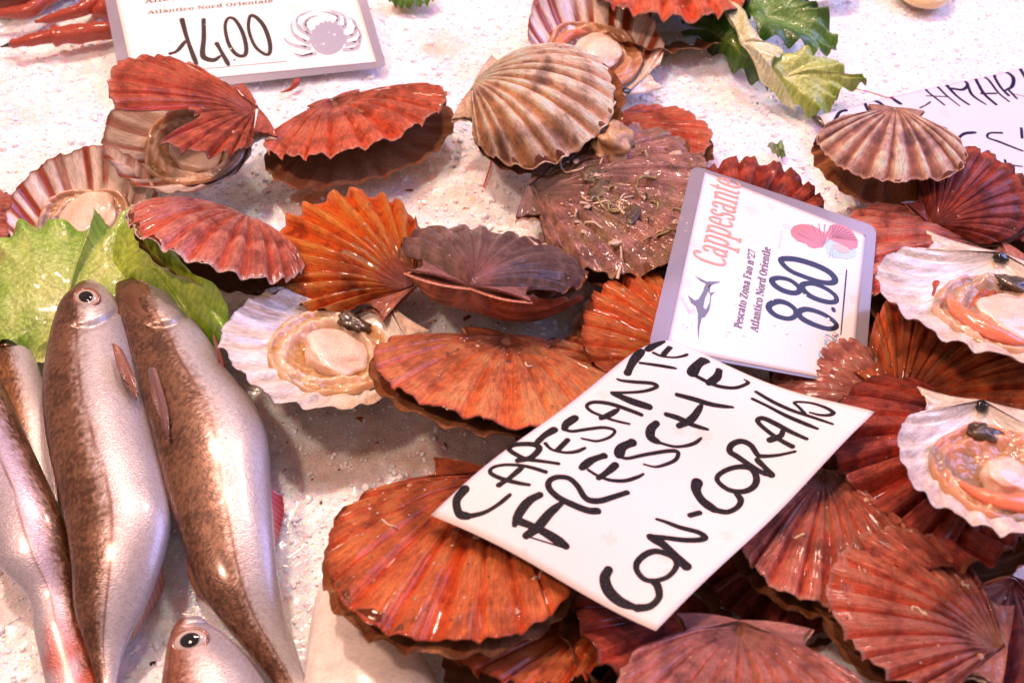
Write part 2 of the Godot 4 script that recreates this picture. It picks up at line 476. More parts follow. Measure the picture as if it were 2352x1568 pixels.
# specks, tube worms and chips that sit on a valve
func dress(top: MeshInstance3D, d: Dictionary, conv: bool) -> void:
	rng.seed = 900 + d.get("seed", 1)
	var H: float = d.get("H", 0.25 if conv else 0.055)
	var amp: float = d.get("amp", 0.0125) * (2.6 if not conv else 1.7)
	var broad: bool = d.get("broad", not d.top in ["coral", "cream", "striped", "purple", "orange"])
	for k in d.get("worms", 0):
		var s := rng.randf_range(0.4, 0.85); var t := rng.randf_range(-0.6, 0.6)
		var ds := rng.randf_range(-0.09, 0.09); var dt := rng.randf_range(-0.12, 0.12)
		var p := []; var r := []
		var f := rng.randf_range(3.0, 7.0)
		for i in 17:
			var x := i / 16.0
			p.append(valve_point(d.L, H, 1.0, not conv, clampf(s + ds * x + 0.02 * sin(x * f), 0.1, 0.97), t + dt * x + 0.028 * cos(x * f * 1.3), d.get("nr", 14), amp, broad) + Vector3(0, 0.0003, 0))
			r.append(0.0004 + 0.0004 * x)
		part("tube_worm", tube(p, r, 6), MAT.worm, top)
	var v := PackedVector3Array(); var ix := PackedInt32Array(); var c := PackedColorArray()
	for k in d.get("bits", 40):
		var s := rng.randf_range(0.15, 0.97); var t := rng.randf_range(-0.85, 0.85)
		var p := valve_point(d.L, H, 1.0, not conv, s, t, d.get("nr", 14), amp, broad)
		var z := rng.randf_range(0.0002, 0.0008) * (2.4 if rng.randf() < 0.08 else 1.0)
		var tone: Color = [hx("d8b498"), hx("b88058"), hx("5a3a24"), hx("c89a80")][rng.randi() % 4]
		var b := v.size()
		for i in 6:
			v.append(p + Vector3(cos(i * TAU / 6) * z * rng.randf_range(0.6, 1.4), 0.0002, sin(i * TAU / 6) * z * rng.randf_range(0.6, 1.4)))
			c.append(tone)
		v.append(p + Vector3(0, z * 0.55 + 0.0003, 0)); c.append(tone)
		for i in 6:
			ix.append_array([b + i, b + (i + 1) % 6, b + 6])
	if v.size():
		var g := part("grit", commit(v, ix, c), MAT.crust, top)
		g.set_meta("kind", "stuff")

# adductor, mantle and roe lying in the hollow of a valve
func flesh(o: Node3D, L: float, H: float, sd: int, simple := false, k := {}) -> void:
	var mid := Vector2(k.get("x", 0.02), k.get("z", 0.47))
	var R: float = k.get("R", 0.4)
	var v := PackedVector3Array(); var c := PackedColorArray()
	var nr := 44; var na := 120
	var pale: Color = k.get("pale", hx("d8b8a0")); var brown: Color = k.get("brown", hx("a8743c")); var grey: Color = k.get("grey", hx("8a7868"))
	for i in nr + 1:
		var r := float(i) / nr
		for j in na + 1:
			var a := TAU * (j % na) / na
			var ca := cos(a); var sa := sin(a)
			var w := 1.0 + 0.1 * nz.get_noise_2d(ca * 60.0 + sd * 70.0, sa * 60.0)
			var x := (mid.x + R * r * ca * w) * L
			var z := (mid.y + R * 0.92 * r * sa * w) * L
			# height of the hollow under this point
			var q := Vector2(x / (1.06 * L), z / L - OUT_C).length() / OUT_R
			var floor_y := -H * L * 0.97 * pow(maxf(1.0 - q * q, 0.0), 0.7)
			var fold := exp(-pow((r - 0.72 - 0.06 * sin(a * 3.0 + sd)) / 0.085, 2.0)) * 0.034 + exp(-pow((r - 0.93 - 0.03 * sin(a * 5.0 + sd)) / 0.045, 2.0)) * 0.02
			var n := 0.65 * nz.get_noise_3d(ca * r * 190.0 + sd * 33.0, sa * r * 190.0, r * 90.0) + 0.6 * nz.get_noise_3d(ca * r * 700.0 + sd * 33.0, sa * r * 700.0, r * 300.0)
			var y := floor_y + L * (0.035 + fold * (1.0 + 0.6 * n) + 0.016 * n) * (1.0 if r < 0.985 else 0.2)
			v.append(Vector3(x, y, z))
			var col := brown.lerp(pale, clampf(fold * 30.0 + n * 0.6 + 0.2, 0, 1))
			col = col.lerp(grey, clampf(nz.get_noise_2d(ca * 90.0 + sd * 11.0, sa * 90.0 + r * 80.0) * 2.2 - 0.25, 0, 0.8))
			c.append(col)
	part("mantle", commit(v, quads(nr, na), c), MAT.meat, o)
	if k.get("adductor", true):
		var ar: float = k.get("ar", 0.2)
		var ad := part("adductor_muscle", blob(Vector3(ar * L, 0.062 * L, ar * 0.84 * L), 0.22, 1.5, sd, 30, 52, 0.58, hx("e2bea4"), hx("eed4c0")), MAT.meat, o)
		ad.position = Vector3((mid.x + k.get("ax", 0.05)) * L, (-H + k.get("ay", 0.075)) * L, (mid.y + k.get("az", 0.02)) * L)
		ad.rotation = Vector3(0.1, 0.4, -0.08)
	if simple:
		return
	if k.get("roe", false):
		var p := []; var r := []
		for i in 25:
			var x := i / 24.0
			var a: float = k.get("roe_a", 0.6) + x * k.get("roe_len", 2.0)
			p.append(Vector3((mid.x + k.get("roe_r", 0.27) * cos(a)) * L, (-H + 0.075 + 0.02 * sin(x * 3.0)) * L, (mid.y + k.get("roe_r", 0.27) * 0.9 * sin(a)) * L))
			r.append(L * (0.012 + 0.036 * sin(PI * pow(x, 0.7))))
		part("coral_roe", tube(p, r, 12, 0.25), MAT.roe, o)
	if k.get("gut", true):
		var gt := part("gut", blob(Vector3(0.1, 0.035, 0.06) * L, 0.6, 2.0, sd + 5, 14, 22, 0.9, hx("2c2420"), hx("5a4c3c")), MAT.meat, o)
		gt.position = Vector3(k.get("gx", 0.08) * L, (-H + 0.12) * L, k.get("gz", 0.2) * L)
		var lg := part("ligament", blob(Vector3(0.04, 0.03, 0.035) * L, 0.3, 2.0, sd + 9, 10, 14), MAT.gloss_black, o)
		lg.position = Vector3(0, -0.012 * L, 0.015 * L)

func half_shell(d: Dictionary) -> Node3D:
	var o := thing("opened_scallop", d.label, "scallop", d.get("group", "opened scallops on the half shell"))
	o.transform = shell_frame(d)
	o.transform.basis.x *= d.get("wide", 1.0)
	var H: float = d.get("H", 0.2)
	add_valve(o, "lower_valve", {"L": d.L, "H": H, "sg": -1.0, "flat": false, "pal": d.get("pal", "bowl_white"), "inner": d.inner, "seed": d.seed, "ns": 20, "per": 9, "nsi": 54, "nr": d.get("nr", 14), "amp": d.get("amp", 0.013), "ears": d.get("ears", 0.33), "ragged": d.get("ragged", 0.02)}, "inner_shell")
	flesh(o, d.L, H, d.seed, false, d.get("k", {}))
	return o

# ---------------------------------------------------------------- fish
# st: stations [back_x, back_y, belly_x, belly_y] in pixels from snout to tail; hs: height of the middle of the body there
func fish(d: Dictionary) -> Node3D:
	var o := thing("fish", d.label, "fish", "whole fish on the ice")
	var A := []; var B := []
	for i in d.st.size():
		var q: Array = d.st[i]
		var h: float = d.hs[i] if d.hs.size() > i else d.hs[-1]
		A.append(at(q[0], q[1], h)); B.append(at(q[2], q[3], h + d.get("lean", 0.0)))
	A = spline(A, 18); B = spline(B, 18)
	var n := A.size(); var na := 112
	var v := PackedVector3Array(); var c := PackedColorArray(); var uv := PackedVector2Array()
	var thick: float = d.get("thick", 0.42)
	var back: Color = d.get("back", hx("745038")); var back2: Color = d.get("back2", hx("4c2c18")); var side: Color = d.get("side", hx("b8b4b8")); var belly: Color = d.get("belly", hx("aca6ac")); var gold: Color = hx("b8885a")
	var split: float = d.get("split", 0.45)
	var run := 0.0
	for i in n:
		var m: Vector3 = (A[i] + B[i]) * 0.5
		var w: Vector3 = (B[i] - A[i]) * 0.5
		var along: Vector3 = ((A[mini(i + 1, n - 1)] + B[mini(i + 1, n - 1)]) - (A[maxi(i - 1, 0)] + B[maxi(i - 1, 0)])).normalized()
		var up := along.cross(w).normalized()
		if up.y < 0: up = -up
		if i > 0: run += (m - (A[i - 1] + B[i - 1]) * 0.5).length()
		var fr := float(i) / (n - 1)
		var end := sqrt(clampf(i / 10.0, 0.0, 1.0))
		var hw := w.length() * thick * lerpf(0.55, 1.0, end) * lerpf(1.0, d.get("tail_thick", 0.7), smoothstep(0.7, 1.0, fr))
		for j in na + 1:
			var a := TAU * (j % na) / na  # 0 = back edge, over the top to PI = belly, then underneath
			var ca := cos(a); var sa := sin(a)
			var p := m - w * (signf(ca) * pow(absf(ca), 0.95)) + up * hw * signf(sa) * pow(absf(sa), 0.95)
			var n1 := nz.get_noise_3d(p.x * 2600.0, p.y * 2600.0, p.z * 2600.0)
			var n2 := nz.get_noise_3d(p.x * 7000.0, p.y * 7000.0, p.z * 7000.0 + 50.0)
			p += up * 0.0006 * nz.get_noise_3d(p.x * 1200.0, p.z * 1200.0, 4.0)
			# gill cover and mouth as grooves, lateral line as a fine ridge
			var u := (0.5 - 0.5 * ca)
			if sa > 0.0:
				var gill: float = d.get("gill", 0.17) + 0.05 * sin(u * PI)
				p -= up * (0.0028 * exp(-pow((fr - gill) / 0.007, 2.0)) - 0.0014 * smoothstep(gill, gill - 0.05, fr) * smoothstep(gill - 0.16, gill - 0.06, fr)) * smoothstep(0.28, 0.45, u)
				var mouth: float = d.get("mouth", 0.62)
				p -= up * 0.001 * exp(-pow((u - mouth) / 0.04, 2.0)) * smoothstep(0.075, 0.03, fr)
			v.append(p)
			var line: float = lerpf(d.get("line0", 0.42), d.get("line1", 0.5), smoothstep(0.2, 0.6, fr)) if true else 0.0
			var n3 := nz.get_noise_3d(p.x * 38000.0, p.y * 38000.0, p.z * 38000.0)
			var n4 := nz.get_noise_3d(p.x * 90000.0, p.y * 90000.0, p.z * 90000.0)
			var uu := u + 0.02 * n1 + 0.03 * n2 + 0.05 * n3 + 0.06 * n4
			var col := back2.lerp(back, clampf(0.5 + n1 * 0.8 + n2 * 0.6 + n3 * 0.9 + n4 * 0.9, 0, 1))
			var sp := split + 0.14 * smoothstep(0.2, 0.0, fr)
			col = col.lerp(gold, smoothstep(sp - 0.13, sp - 0.02, uu) * 0.3)
			col = col.lerp(side, smoothstep(sp - 0.12, sp + 0.12, uu))
			col = col.lerp(belly, smoothstep(sp + 0.12, sp + 0.34, uu))
			if sa > 0.0 and fr > 0.17:
				col = col.lerp(hx("6a3a20"), exp(-pow((u - line) / 0.014, 2.0)) * 0.9)
			if d.has("blush"):
				col = col.lerp(hx("a8402c"), clampf(n1 * 2.0 + 0.2, 0, 0.8) * smoothstep(d.blush - 0.1, d.blush + 0.06, fr))
			c.append(col * (1.0 + (0.2 * n3 + 0.3 * n4) * smoothstep(sp + 0.15, sp - 0.05, u)))
			uv.append(Vector2(run * 9.0, float(j) / na * w.length() * 36.0))
	var ix := quads(n - 1, na)
	for e in 2:
		var row := 0 if e == 0 else n - 1
		v.append((A[row] + B[row]) * 0.5); c.append(back); uv.append(Vector2.ZERO)
		for j in na:
			ix.append_array([v.size() - 1, row * (na + 1) + j, row * (na + 1) + j + 1])
	part("body", commit(v, ix, c, uv), MAT[d.get("skin", "fish")], o)
	if d.has("cover"):
		gill_cover(o, d, A, B, thick)
	if d.has("eye"):
		var e: Array = d.eye
		var p := at(e[0], e[1], e[2])
		var dir := at(e[0] + e[4], e[1] + e[5], e[2]) - p
		var r: float = e[3]
		var nn := (cam_pos * 0.25 + Vector3(d.get("eye_side", -0.1), 0.8, 0.0)).normalized()
		var xx := (dir - nn * dir.dot(nn)).normalized()
		var eye := part("eye", blob(Vector3(r, r * 0.36, r * 0.72), 0.0, 1, 0, 14, 28, 1.0, hx("c0b2a8"), hx("c0b2a8")), MAT.eye_white, o)
		eye.transform = Transform3D(Basis(xx, nn, xx.cross(nn)), p)
		var pu := part("pupil", blob(Vector3(r * 0.6, r * 0.14, r * 0.45), 0.0, 1, 0, 12, 24), MAT.gloss_black, eye)
		pu.position = Vector3(r * 0.04, r * 0.27, 0)
		part("eye_rim", ring(r * 1.02, r * 0.74, r * 0.1), MAT.eye_rim, eye).position = Vector3(0, r * 0.06, 0)
	for f in d.get("fins", []):
		fin(o, f)
	return o

# the plate over the gills: cover is [from, to] along the body and [from, to] across it
func gill_cover(o: Node3D, d: Dictionary, A: Array, B: Array, thick: float) -> void:
	var n := A.size() - 1
	var v := PackedVector3Array(); var c := PackedColorArray(); var uv := PackedVector2Array()
	var k: Array = d.cover
	for i in 25:
		for j in 25:
			var a := i / 24.0; var b := j / 24.0
			var u := lerpf(k[2], k[3], b)
			var back: float = k[1] - 0.06 * pow(absf(b - 0.55) * 2.0, 2.2)
			var f: float = lerpf(k[0] + 0.03 * absf(b - 0.5), back, a)
			var x := clampf(f * n, 0.0, n - 0.001)
			var p: Vector3 = A[int(x)].lerp(A[int(x) + 1], x - int(x)); var q: Vector3 = B[int(x)].lerp(B[int(x) + 1], x - int(x))
			var along: Vector3 = (A[int(x) + 1] + B[int(x) + 1] - A[int(x)] - B[int(x)]).normalized()
			var w := (q - p) * 0.5
			var up := along.cross(w).normalized()
			if up.y < 0: up = -up
			var ca := 1.0 - 2.0 * u
			var sa := sqrt(maxf(1.0 - ca * ca, 0.0))
			var hgt := w.length() * thick * lerpf(0.55, 1.0, sqrt(clampf(x / 10.0, 0.0, 1.0)))
			var lip := 0.0009 * smoothstep(0.0, 0.5, a) * smoothstep(0.0, 0.18, b) * smoothstep(1.0, 0.82, b) - 0.0009 * smoothstep(0.9, 1.0, a)
			var m := (p + q) * 0.5 - w * (signf(ca) * pow(absf(ca), 0.95)) + up * (hgt * pow(sa, 0.95) + lip + 0.0003)
			v.append(m)
			var n3 := nz.get_noise_3d(m.x * 9000.0, m.y * 9000.0, m.z * 9000.0)
			c.append(k[4].lerp(k[5], clampf(b * 1.3 - 0.15 + 0.5 * n3, 0, 1)))
			uv.append(Vector2(a, b))
	part("gill_cover", commit(v, quads(24, 24), c, uv), MAT.fish, o)

func ring(rx: float, rz: float, t: float) -> ArrayMesh:
	var p := []; var r := []
	for i in 29:
		var a := TAU * i / 28.0
		p.append(Vector3(cos(a) * rx, 0, sin(a) * rz)); r.append(t)
	return tube(p, r, 6)

# f: [name, base_a, base_b, tip_b, tip_a, colour, colour at the rim], points as [x, y, h]
func fin(o: Node3D, f: Array) -> void:
	var q := []
	for k in 4:
		q.append(at(f[k + 1][0], f[k + 1][1], f[k + 1][2]))
	var v := PackedVector3Array(); var c := PackedColorArray()
	var nu := 48; var nv := 14
	var taper := 1.0 if f[0] == "pectoral_fin" or f[0] == "pelvic_fin" else 0.0
	for side in 2:
		for i in nu + 1:
			var a := float(i) / nu
			for j in nv + 1:
				var b := float(j) / nv
				var bow := sin(a * PI)
				var a2 := 0.5 + (a - 0.5) * lerpf(1.0, lerpf(0.75, 1.25, b) * sqrt(maxf(1.0 - pow(b, 5.0), 0.05)), taper)
				var p: Vector3 = q[0].lerp(q[1], a2).lerp(q[3].lerp(q[2], a2), b * (0.5 + 0.5 * pow(sin(PI * (0.1 + 0.8 * a)), 0.7)) * (1.0 - 0.05 * absf(sin(a * 33.0)) * b))
				p.y += 0.002 * bow * (1.0 - b) + 0.0004 * cos(a * 66.0) * b + 0.0012 * sin(a * 9.0 + b * 3.0) * b - side * 0.0004
				v.append(p)
				var col: Color = f[5].lerp(f[6], b * b)
				c.append(col * (1.0 + 0.22 * cos(a * 66.0)))
	var ix := quads(nu, nv)
	ix.append_array(quads(nu, nv, (nu + 1) * (nv + 1)))
	part(f[0], commit(v, ix, c), MAT.fin, o)

# ---------------------------------------------------------------- lettuce
# leaf spread from a base point to an outline; points as [x, y, h] in pixels and metres
func leaf(o: Node3D, called: String, base: Array, rim: Array, d := {}) -> void:
	var b := at(base[0], base[1], base[2])
	var pts := []
	for r in rim:
		pts.append(at(r[0], r[1], r[2]))
	pts = spline(pts, 14, true)
	for k in 4:
		var soft := []
		for j in pts.size():
			soft.append((pts[j - 2] + pts[j - 1] * 2.0 + pts[j] * 2.0 + pts[(j + 1) % pts.size()] * 2.0 + pts[(j + 2) % pts.size()]) / 8.0)
		pts = soft
	var na := pts.size(); var nr := 40
	var v := PackedVector3Array(); var c := PackedColorArray(); var uv := PackedVector2Array()
	var light: Color = d.get("light", hx("c8d878")); var dark: Color = d.get("dark", hx("5a8a1c")); var rib: Color = d.get("rib", hx("dfe8b0"))
	var amp: float = d.get("amp", 0.005); var ruf: float = d.get("ruffle", 0.005); var puff: float = d.get("puff", 0.01)
	var sd: float = d.get("seed", 1.0) * 61.0
	for i in nr + 1:
		var s := float(i) / nr
		for j in na + 1:
			var a := TAU * (j % na) / na
			var p: Vector3 = b.lerp(pts[j % na], s)
			var n1 := nz.get_noise_3d(p.x * 1500.0 + sd, p.z * 1500.0, sd)
			var n2 := nz.get_noise_3d(p.x * 4200.0 + sd, p.z * 4200.0, sd * 2.0)
			var vein := 0.0
			for k in 9:
				var va := TAU * (k + 0.35 * sin(k * 5.0 + sd)) / 9.0
				var da := absf(wrapf(a - va - 0.25 * s * sin(k * 3.0), -PI, PI)) * s
				vein = maxf(vein, exp(-pow(da / (0.035 * (1.25 - s)), 2.0)))
			var blist := (1.0 - absf(n1)) * 2.0 - 1.5
			p.y += puff * s * (1.0 - s) * 4.0 * 0.5 + amp * (n1 * 1.2 + 0.8 * blist + 0.45 * n2) * (0.35 + 0.65 * s) + ruf * 1.1 * pow(s, 6.0) * (sin(j * TAU * d.get("waves", 12.0) / na + sd + 2.0 * nz.get_noise_2d(j * 3.0, sd)) + 0.6 * nz.get_noise_2d(j * 9.0, sd)) 
			var out: Vector3 = (pts[j % na] - b)
			p += out.normalized() * 0.001 * nz.get_noise_2d(j * 42.0, sd) * pow(s, 4.0)
			v.append(p)
			var k2 := clampf(0.5 + n1 * 0.9 + 0.6 * n2 + d.get("tone", 0.0), 0, 1)
			var col := light.lerp(dark, k2 * (0.35 + 0.65 * s))
			col = col.lerp(rib, vein * 0.22 * (1.0 - 0.4 * s))
			col = col.lerp(rib, smoothstep(d.get("heart", 0.25), 0.0, s) * 0.8)
			c.append(col)
			uv.append(Vector2(p.x, p.z) * 11.0)
	part(called, commit(v, quads(nr, na), c, uv), MAT.lettuce, o)

# ---------------------------------------------------------------- cards and papers
# a flat sheet whose plane passes through three pixels at given heights
class Sheet:
	var p: Vector3
	var n: Vector3
	var e1: Vector3
	var e2: Vector3

func sheet(a: Array, b: Array, c: Array) -> Sheet:
	# a -> b runs along the lines of writing
	var s := Sheet.new()
	s.p = at(a[0], a[1], a[2])
	var q := at(b[0], b[1], b[2]); var r := at(c[0], c[1], c[2])
	s.e1 = (q - s.p).normalized()
	s.n = s.e1.cross(r - s.p).normalized()
	if s.n.y < 0: s.n = -s.n
	s.e2 = s.n.cross(s.e1)   # points up the page
	return s

func on(s: Sheet, x: float, y: float) -> Vector2:
	var w := meet(x, y, s.p, s.n) - s.p
	return Vector2(w.dot(s.e1), w.dot(s.e2))

func frame_of(s: Sheet) -> Transform3D:
	return Transform3D(Basis(s.e1, s.e2, s.n), s.p)

func rounded(pts: Array, r: float) -> PackedVector2Array:
	var out := PackedVector2Array()
	var m := pts.size()
	for i in m:
		var p: Vector2 = pts[i]
		var a: Vector2 = (pts[(i - 1 + m) % m] - p).normalized(); var b: Vector2 = (pts[(i + 1) % m] - p).normalized()
		for k in 7:
			var t := k / 6.0
			out.append((p + a * r).lerp(p, t).lerp(p.lerp(p + b * r, t), t))
	return out

func slab(poly: PackedVector2Array, z0: float, z1: float, col := Color.WHITE) -> ArrayMesh:
	var v := PackedVector3Array(); var c := PackedColorArray(); var ix := PackedInt32Array()
	var tri := Geometry2D.triangulate_polygon(poly)
	var m := poly.size()
	for z in [z0, z1]:
		for q in poly:
			v.append(Vector3(q.x, q.y, z)); c.append(col)
	for k in tri:
		ix.append(k); 
	for k in tri:
		ix.append(k + m)
	for i in m:
		var j := (i + 1) % m
		ix.append_array([i, j, i + m, j, j + m, i + m])
	var st := SurfaceTool.new()
	st.begin(Mesh.PRIMITIVE_TRIANGLES)
	st.set_smooth_group(-1)
	for k in ix:
		st.set_color(c[k]); st.add_vertex(v[k])
	st.generate_normals()
	return st.commit()

# pen strokes: each [width, x, y, x, y ...] in crop pixels; map turns a crop pixel into a view pixel
func inked(im: Image, s: Sheet, lo: Vector2, hi: Vector2, sets: Array, ink: Color, px_per_m: float, fade := 0.0) -> void:
	var W := im.get_width(); var Hh := im.get_height()
	var cov := {}
	for st in sets:
		var ox: float = st[0]; var oy: float = st[1]; var k: float = st[2]
		for stroke in st[3]:
			var pts := []
			var closed: bool = stroke[0] < 0
			var i := 1
			while i + 1 < stroke.size():
				pts.append(on(s, ox + stroke[i] * k, oy + stroke[i + 1] * k)); i += 2
			var w0: float = absf(stroke[0]) * k / 3400.0 * 0.48 * px_per_m
			if pts.size() > 2:
				pts = spline(pts, 12, closed)
				if closed: pts.append(pts[0])
			var last := Vector2(-99, -99)
			var total := pts.size()
			for j in total - 1:
				var a: Vector2 = (pts[j] - lo) * px_per_m; var b: Vector2 = (pts[j + 1] - lo) * px_per_m
				var steps := maxi(1, int((b - a).length() / (w0 * 0.3)))
				for t in steps:
					var q := a.lerp(b, float(t) / steps)
					var f := float(j) / total
					var w := w0 * (1.0 + 0.13 * sin(f * 6.0 + stroke[1]) - (0.3 * smoothstep(0.75, 1.0, f) if not closed else 0.0))
					if q.distance_to(last) < w * 0.25: continue
					last = q
					var cy := Hh - q.y
					for yy in range(maxi(0, int(cy - w - 1)), mini(Hh, int(cy + w + 2))):
						for xx in range(maxi(0, int(q.x - w - 1)), mini(W, int(q.x + w + 2))):
							var dd := clampf(w - Vector2(xx + 0.5 - q.x, yy + 0.5 - cy).length() + 0.5, 0, 1)
							if dd > 0.0:
								var key := yy * W + xx
								if not cov.has(key) or cov[key] < dd: cov[key] = dd
	for key in cov:
		var x: int = key % W; var y: int = key / W
		var g: float = cov[key] * clampf(0.97 + fade * nz.get_noise_2d(x * 14.0, y * 14.0), 0, 1)
		im.set_pixel(x, y, im.get_pixel(x, y).lerp(ink, g))

func paper_image(w: int, h: int, col: Color, sd: int) -> Image:
	var im := Image.create(w, h, false, Image.FORMAT_RGB8)
	im.fill(col)
	rng.seed = sd
	for k in 500:
		var x := rng.randi_range(0, w - 3); var y := rng.randi_range(0, h - 3)
		im.set_pixel(x, y, col.lerp(Color(0.55, 0.45, 0.42), rng.randf() * 0.35))
	for k in 14:
		var cx := rng.randf() * w; var cy := rng.randf() * h; var r := rng.randf_range(15, 50)
		for yy in range(maxi(0, int(cy - r)), mini(h, int(cy + r))):
			for xx in range(maxi(0, int(cx - r)), mini(w, int(cx + r))):
				var q := 1.0 - Vector2(xx - cx, yy - cy).length() / r + 0.6 * nz.get_noise_2d(xx * 5.0, yy * 5.0)
				if q > 0.35: im.set_pixel(xx, yy, im.get_pixel(xx, yy).lerp(Color(0.80, 0.70, 0.60), 0.2))
	return im

# a line of print; a and b are the ends of its base line in view pixels, rise the height of its capitals in pixels there
func print_line(o: Node3D, s: Sheet, text: String, a: Vector2, b: Vector2, rise: float, col: Color, serif := true, bold := true, slant := 0.0, z := 0.0008) -> void:
	var f := SystemFont.new()
	f.font_names = PackedStringArray(["Droid Serif" if serif else "Droid Sans"])
	f.font_weight = 700 if bold else 400
	var t := TextMesh.new()
	t.text = text
	t.font = f
	t.font_size = 64
	t.pixel_size = 0.01
	t.depth = 0.0
	t.curve_step = 2.0
	t.horizontal_alignment = HORIZONTAL_ALIGNMENT_LEFT
	t.vertical_alignment = VERTICAL_ALIGNMENT_BOTTOM
	var am := ArrayMesh.new()
	am.add_surface_from_arrays(Mesh.PRIMITIVE_TRIANGLES, t.get_mesh_arrays())
	var box := am.get_aabb()
	var p := on(s, a.x, a.y); var q := on(s, b.x, b.y)
	var dir := (q - p).normalized()
	var perp := Vector2(-dir.y, dir.x)
	var kx := (q - p).length() / box.size.x
	var ky := rise / 3400.0 / 0.46
	var m := part("printed_line", am, ink_mat(col), o)
	var bx := Vector3(dir.x, dir.y, 0) * kx
	var by := (Vector3(perp.x, perp.y, 0) + Vector3(dir.x, dir.y, 0) * slant) * ky
	var descent := 0.137 if text.contains("p") or text.contains("g") or text.contains(",") else 0.0
	m.transform = Transform3D(Basis(bx, by, Vector3(0, 0, 1)), Vector3(p.x, p.y, z) - bx * box.position.x - by * (box.position.y + descent))

var inks := {}
func ink_mat(col: Color) -> StandardMaterial3D:
	if not inks.has(col):
		var m := StandardMaterial3D.new()
		m.albedo_color = col
		m.roughness = 0.35
		m.clearcoat_enabled = true
		m.clearcoat = 0.4
		m.clearcoat_roughness = 0.07
		m.cull_mode = BaseMaterial3D.CULL_DISABLED
		inks[col] = m
	return inks[col]

func drawn(o: Node3D, called: String, s: Sheet, ox: float, oy: float, k: float, pts: Array, col: Color, z: float) -> void:
	var poly := PackedVector2Array()
	var i := 0
	while i + 1 < pts.size():
		poly.append(on(s, ox + pts[i] * k, oy + pts[i + 1] * k)); i += 2
	var tri := Geometry2D.triangulate_polygon(poly)
	if tri.is_empty(): return
	var v := PackedVector3Array()
	for q in poly: v.append(Vector3(q.x, q.y, z))
	part(called, commit(v, tri), ink_mat(col), o)

func textured(im: Image, rough: float, coat: float) -> StandardMaterial3D:
	var m := StandardMaterial3D.new()
	im.generate_mipmaps()
	m.albedo_texture = ImageTexture.create_from_image(im)
	m.roughness = rough
	m.metallic_specular = 0.25
	m.cull_mode = BaseMaterial3D.CULL_DISABLED
	if coat > 0:
		m.clearcoat_enabled = true
		m.clearcoat = coat
		m.clearcoat_roughness = 0.07
	return m

# paper sheet with gentle bends; corners as 2D points on its plane in order; bend: Callable(uv) -> metres out of the plane
func paper(o: Node3D, called: String, s: Sheet, q: Array, lo: Vector2, hi: Vector2, m: Material, bend: Callable, thick := 0.0006) -> void:
	var v := PackedVector3Array(); var uv := PackedVector2Array()
	var n := 40
	for f in 2:
		for i in n + 1:
			for j in n + 1:
				var a := float(i) / n; var b := float(j) / n
				var p: Vector2 = q[0].lerp(q[1], a).lerp(q[3].lerp(q[2], a), b)
				v.append(Vector3(p.x, p.y, bend.call(a, b) - f * thick))
				uv.append(Vector2((p.x - lo.x) / (hi.x - lo.x), 1.0 - (p.y - lo.y) / (hi.y - lo.y)))
	var ix := quads(n, n)
	var m2 := (n + 1) * (n + 1)
	ix.append_array(quads(n, n, m2))
	for i in n:
		for e in [[i, i + 1], [n * (n + 1) + i, n * (n + 1) + i + 1], [i * (n + 1), (i + 1) * (n + 1)], [i * (n + 1) + n, (i + 1) * (n + 1) + n]]:
			ix.append_array([e[0], e[1], e[0] + m2, e[1], e[1] + m2, e[0] + m2])
	part(called, commit(v, ix, PackedColorArray(), uv), m, o)

func bounds(q: Array) -> Array:
	var lo: Vector2 = q[0]; var hi: Vector2 = q[0]
	for p in q:
		lo = lo.min(p); hi = hi.max(p)
	return [lo - Vector2(0.002, 0.002), hi + Vector2(0.002, 0.002)]

# ---------------------------------------------------------------- ice
func ice_height(x: float, z: float) -> float:
	return 0.006 * nz.get_noise_2d(x * 420.0, z * 420.0) + 0.0026 * nz.get_noise_2d(x * 1900.0 + 40.0, z * 1900.0) + 0.0011 * nz.get_noise_2d(x * 7200.0, z * 7200.0 + 9.0) - 0.004

